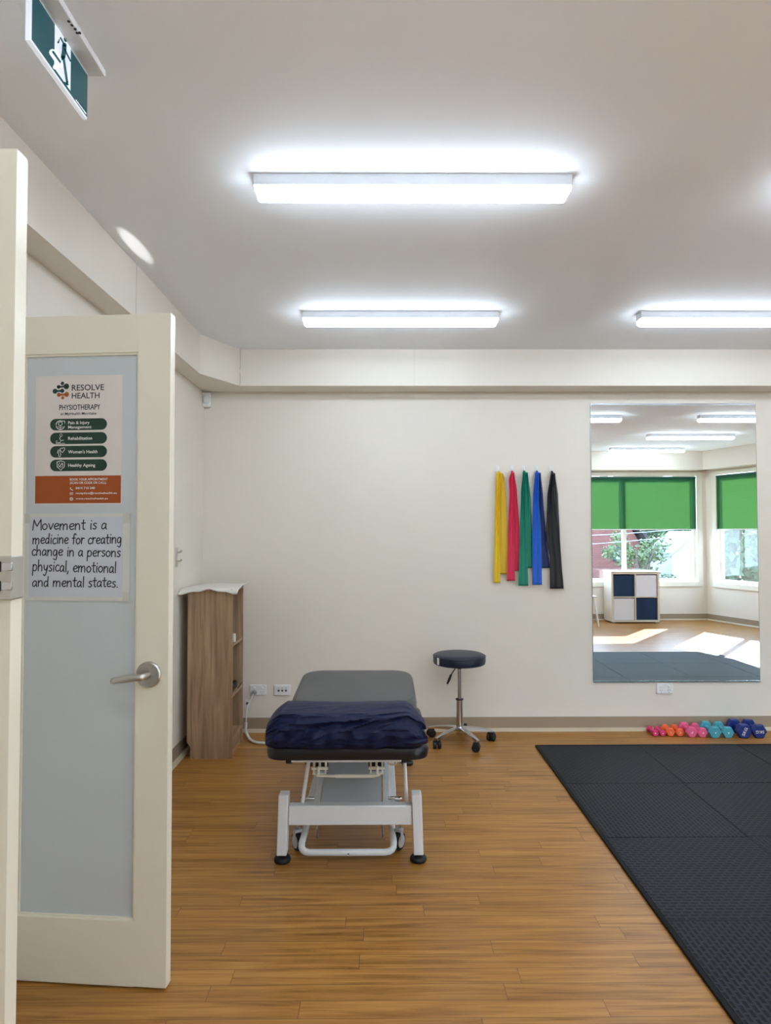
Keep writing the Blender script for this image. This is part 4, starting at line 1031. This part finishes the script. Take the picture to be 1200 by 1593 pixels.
# ------------------------------------------------------------------ foam mat
mp_ = UZ(837, 1160, .012); MX, MY = mp_.x+.004, mp_.y; TS = .66; MT = .012
fm = thing('foam_floor_mat', 'large black interlocking foam mat covering the floor in front of the mirror', 'mat', (MX, MY-4*TS, 0))
for i in range(5):
    for j in range(4):
        x0_ = i*TS; x1_ = x0_+(TS if i < 4 else .2); y0_ = j*TS; y1_ = y0_+TS; g_ = .0012
        o = MB().box((x0_+g_, y0_+g_, .0005), (x1_-g_, y1_-g_, MT)).build('mat_tile', FOAM_A if (i+j) % 2 else FOAM_B, fm, bevel=.002)
mb = MB(); L_ = 4*TS; Wt = 4*TS+.2
mb.box((-.018, -.018, .0003), (0.0, L_+.018, MT)); mb.box((0, L_, .0003), (Wt, L_+.018, MT)); mb.box((0, -.018, .0003), (Wt, 0, MT)); mb.box((Wt, -.018, .0003), (Wt+.018, L_+.018, MT))
mb.build('mat_border', mat('foam_border', (12, 14, 17), .65, spec=.2), fm, bevel=.002)

# ------------------------------------------------------------------ cube shelf and chair by the window (seen in the mirror)
KX0, KX1, KY1, KH = 3.56, 4.31, YF+.40, .79
ks = thing('cube_shelf', 'white four-cube shelf unit under the window, seen in the mirror', 'shelf', ((KX0+KX1)/2, YF+.22, 0))
inv = Matrix.Translation(-ks.location); KM = mat('shelf_birch', (214, 205, 188), .5); y0_ = YF+.035
mb = MB(); tk = .032
mb.box((KX0, y0_, .02), (KX0+tk, KY1, KH), inv); mb.box((KX1-tk, y0_, .02), (KX1, KY1, KH), inv); mb.box((KX0+tk, y0_, KH-tk), (KX1-tk, KY1, KH), inv); mb.box((KX0+tk, y0_, .02), (KX1-tk, KY1, .02+tk), inv)
mb.build('outer_frame', KM, ks, bevel=.002)
xm = (KX0+KX1)/2; zm = (.02+KH)/2
MB().box((xm-.008, y0_, .02+tk), (xm+.008, KY1-.002, KH-tk), inv).build('divider', KM, ks)
mb = MB(); mb.box((KX0+tk, y0_, zm-.008), (xm-.008, KY1-.002, zm+.008), inv); mb.box((xm+.008, y0_, zm-.008), (KX1-tk, KY1-.002, zm+.008), inv); mb.build('shelf_board', KM, ks)
MB().box((KX0+tk, y0_, .02+tk), (KX1-tk, y0_+.004, KH-tk), inv).build('back_panel', KM, ks)
mb = MB()
for x in (KX0+.03, KX1-.06):
    for y in (y0_+.02, KY1-.06): mb.box((x, y, 0), (x+.03, y+.03, .02), inv)
mb.build('feet', KM, ks)
NB = mat('box_navy', (16, 46, 82), .8, bump=.2, bscale=300); WBX = mat('box_white', (228, 226, 232), .8, bump=.3, bscale=80)
for (cx_, cz_, mt_, lab) in ((0, 1, NB, 'navy fabric storage box in the upper left cube of the shelf'), (1, 1, WBX, 'white fabric storage box in the upper right cube of the shelf'),
                             (0, 0, WBX, 'white fabric storage box in the lower left cube of the shelf'), (1, 0, NB, 'navy fabric storage box in the lower right cube of the shelf')):
    xa = KX0+tk+.006 if cx_ == 0 else xm+.014; xb = xm-.014 if cx_ == 0 else KX1-tk-.006
    za = .02+tk+.001 if cz_ == 0 else zm+.009; zb_ = zm-.022 if cz_ == 0 else KH-tk-.016
    o = MB().box((-(xb-xa)/2, -.31, 0), ((xb-xa)/2, 0, zb_-za)).build('storage_box', mt_, bevel=.006, seg=3); o.location = ((xa+xb)/2, KY1-.012, za)
    tag(o, lab, 'storage box', 'fabric boxes in the cube shelf')
o = MB().box((KX0-.01, y0_, KH+.0005), (KX1+.012, KY1+.01, KH+.01)).build('white_cloth', TOWEL, bevel=.004); tag(o, 'white cloth covering the top of the cube shelf', 'cloth')

ch = thing('white_chair', 'white chair barely visible at the left edge of the mirror', 'chair', (3.02, -.55, 0))
MB().box((-.21, -.2, .43), (.21, .2, .455)).build('seat', PLW, ch, bevel=.012, seg=3)
for sx in (-1, 1):
    for sy in (-1, 1):
        mb = MB(); mb.tube([(sx*.17, sy*.16, .435), (sx*.225, sy*.2, 0)], [.016, .012], 10); mb.build('leg', PLW, ch)
mb = MB(); mb.box((-.2, -.215, .62), (.2, -.195, .82)); mb.build('backrest', PLW, ch, bevel=.009, seg=3)
mb = MB(); mb.tube([(-.15, -.19, .44), (-.15, -.205, .7)], .011, 8); mb.tube([(.15, -.19, .44), (.15, -.205, .7)], .011, 8); mb.build('back_supports', PLW, ch)

# ------------------------------------------------------------------ outside
GZ = -3.0
MB().box((-40, -70, GZ-.3), (60, YF-.6, GZ)).box((8.5, YF-.6, GZ-.3), (60, 40, GZ)).build('ground', mat('asphalt', (118, 122, 130), .9, bump=.3, bscale=20))['kind'] = 'structure'
# brick house with round window
hs = thing('brick_house', 'red brick house with a round gable window across the street, seen in the mirror', 'house', (7.5, -24, GZ))
HX0, HX1 = -5.0, 4.6
gable = [(HX0, 0), (HX1, 0), (HX1, 3.6), ((HX0+HX1)/2+3, 6.6), (HX0, 3.8)]
T = Matrix.Translation((0, 2.9, 0)) @ Matrix(((1, 0, 0), (0, 0, 1), (0, 1, 0))).to_4x4()
MB().prism(gable, -8, T).build('brick_walls', BRICK, hs)
T = Matrix.Translation((0, 3.3, 0)) @ Matrix(((1, 0, 0), (0, 0, 1), (0, 1, 0))).to_4x4()
rx = (HX0+HX1)/2+3
MB().prism([(HX0-.5, 3.7), (rx, 6.75), (HX1+.5, 3.3), (HX1+.5, 3.55), (rx, 7.0), (HX0-.5, 3.95)], -8.6, T).build('roof', mat('dark_tiles', (54, 48, 50), .8), hs)
wc = Vector((3.4, 2.9, 3.35))
mb = MB(); mb.tube([wc+Vector((cos(t)*.30, .03, sin(t)*.30)) for t in [2*pi*k_/28 for k_ in range(28)]], .07, 8, closed=True); rw = mb.build('round_window', mat('window_dark_frame', (40, 52, 74), .5), hs)
mb = MB(); mb.cyl(wc+Vector((0, .01, 0)), wc+Vector((0, .03, 0)), .29, n=28); mb.build('pane', mat('pane_pale', (150, 176, 200), .2), rw)
MB().box((HX0, 2.9, 0), (HX1, 3.0, 1.9)).build('garage_band', mat('house_dark_band', (64, 66, 84), .7), hs)
# white gabled building
wb_ = thing('white_building', 'plain white building with a sloping roofline beyond the trees, seen in the mirror', 'building', (11.75, -16.5, GZ))
T = Matrix(((1, 0, 0), (0, 0, 1), (0, 1, 0))).to_4x4()
MB().prism([(-.35, 0), (.62, 0), (.62, 4.25), (-.35, 3.45)], -2.5, T).build('white_walls', mat('white_render', (168, 172, 178), .7), wb_)
MB().prism([(-.42, 3.42), (.68, 4.32), (.68, 4.42), (-.42, 3.52)], -2.6, T).build('roof_edge', mat('roof_grey', (150, 160, 172), .6), wb_)
# trees
LEAF = mat('leaves', (62, 84, 44), .7, vary=.4, vscale=1.5); LEAF2 = mat('leaves_olive', (86, 100, 60), .7, vary=.4, vscale=1.5); BARK = mat('bark', (84, 72, 62), .9)
def tree(lab, x, y, h, r, seedv, lm):
    o = thing('tree', lab, 'tree', (x, y, GZ), 0, 'trees across the street')
    rr = random.Random(seedv); mb = MB(); mb.tube([(0, 0, 0), (.05, .02, h*.35), (-.05, 0, h*.75)], [.16, .12, .05], 8)
    for k_ in range(7):
        an = rr.uniform(0, 6.28); mb.tube([(0, 0, h*rr.uniform(.25, .5)), (cos(an)*r*.6, sin(an)*r*.6, h*rr.uniform(.55, .85))], [.06, .02], 6)
    mb.build('trunk', BARK, o)
    mb = MB(); cl = [(Vector((rr.gauss(0, r*.42), rr.gauss(0, r*.42), h*.62+rr.gauss(0, h*.17))), rr.uniform(.35, .7)*r*.6) for _ in range(26)]
    vs = []; fs = []
    for c_, cr_ in cl:
        for _ in range(130):
            d_ = Vector((rr.gauss(0, 1), rr.gauss(0, 1), rr.gauss(0, 1))).normalized()*cr_*rr.uniform(.5, 1)
            p_ = c_+d_; s_ = rr.uniform(.05, .11); a_ = Vector((rr.gauss(0, 1), rr.gauss(0, 1), rr.gauss(0, 1))).normalized(); b3 = a_.cross(d_.normalized()+Vector((.1, .2, .1))).normalized()
            k0 = len(vs); vs += [p_-a_*s_, p_+b3*s_*.5, p_+a_*s_, p_-b3*s_*.5]; fs.append((k0, k0+1, k0+2, k0+3))
    me = bpy.data.meshes.new('foliage'); me.from_pydata(vs, [], fs); me.materials.append(lm); f_ = bpy.data.objects.new('foliage', me); COL.objects.link(f_); f_.parent = o
tree('bushy tree left of the white building, seen in the mirror', 9.5, -15.0, 4.9, 1.2, 3, LEAF2)
tree('broad tree directly behind the white building', 15.6, -25.5, 6.4, 1.8, 4, LEAF)
tree('leafy tree outside the splayed window, seen at the right of the mirror', 15.2, -13.5, 5.4, 2.0, 5, LEAF)
for k_, (tx_, ty_, th_) in enumerate(((19.6, -16.5, 7.2), (26.5, -15.0, 7.5), (25, -22, 8.5))):
    tree(['full tree to the right outside the splayed window', 'tall tree furthest right outside the splayed window', 'very tall distant tree beyond the splayed window'][k_], tx_, ty_, th_, 2.2, 20+k_, LEAF if k_ % 2 else LEAF2)
tree('small tree just right of the white building', 13.4, -18.8, 5.6, .9, 8, LEAF)
mb = MB()
for k_, (za_, zb_) in enumerate(((1.25, 1.75), (.9, 1.55))):
    mb = MB(); pts = [(4+8*u/12, -12.0-.4*k_, za_+(zb_-za_)*u/12-.5*(1-((u-6)/6)**2)*.3) for u in range(13)]
    mb.tube([Vector(p_) for p_ in pts], .014, 6); o = mb.build('power_line', mat('cable_pale', (130, 136, 146), .5))
    tag(o, ['upper overhead cable crossing in front of the brick house', 'lower overhead cable crossing in front of the brick house'][k_], 'cable')

rr = random.Random(99); vs = []; fs = []
for k_ in range(16000):
    t_ = rr.random(); a_ = radians(-4+62*t_); R0 = 36+rr.uniform(-1.5, 1.5)
    top = 4.6+1.1*sin(t_*31)+.7*sin(t_*73+1)
    p_ = Vector((sin(a_)*R0*1.15, -cos(a_)*R0, GZ+(top-GZ)*rr.random()**.8))
    d_ = Vector((rr.gauss(0, 1), rr.gauss(0, 1), rr.gauss(0, 1))).normalized(); e_ = d_.orthogonal().normalized(); s_ = rr.uniform(.22, .5)
    k0 = len(vs); vs += [p_-d_*s_, p_+e_*s_*.6, p_+d_*s_, p_-e_*s_*.6]; fs.append((k0, k0+1, k0+2, k0+3))
o = MB().add(vs, fs).build('distant_treeline', mat('leaves_far', (70, 92, 62), .8, vary=.4, vscale=.5))
tag(o, 'distant line of trees closing the street view behind everything outside', 'foliage', kind='stuff')
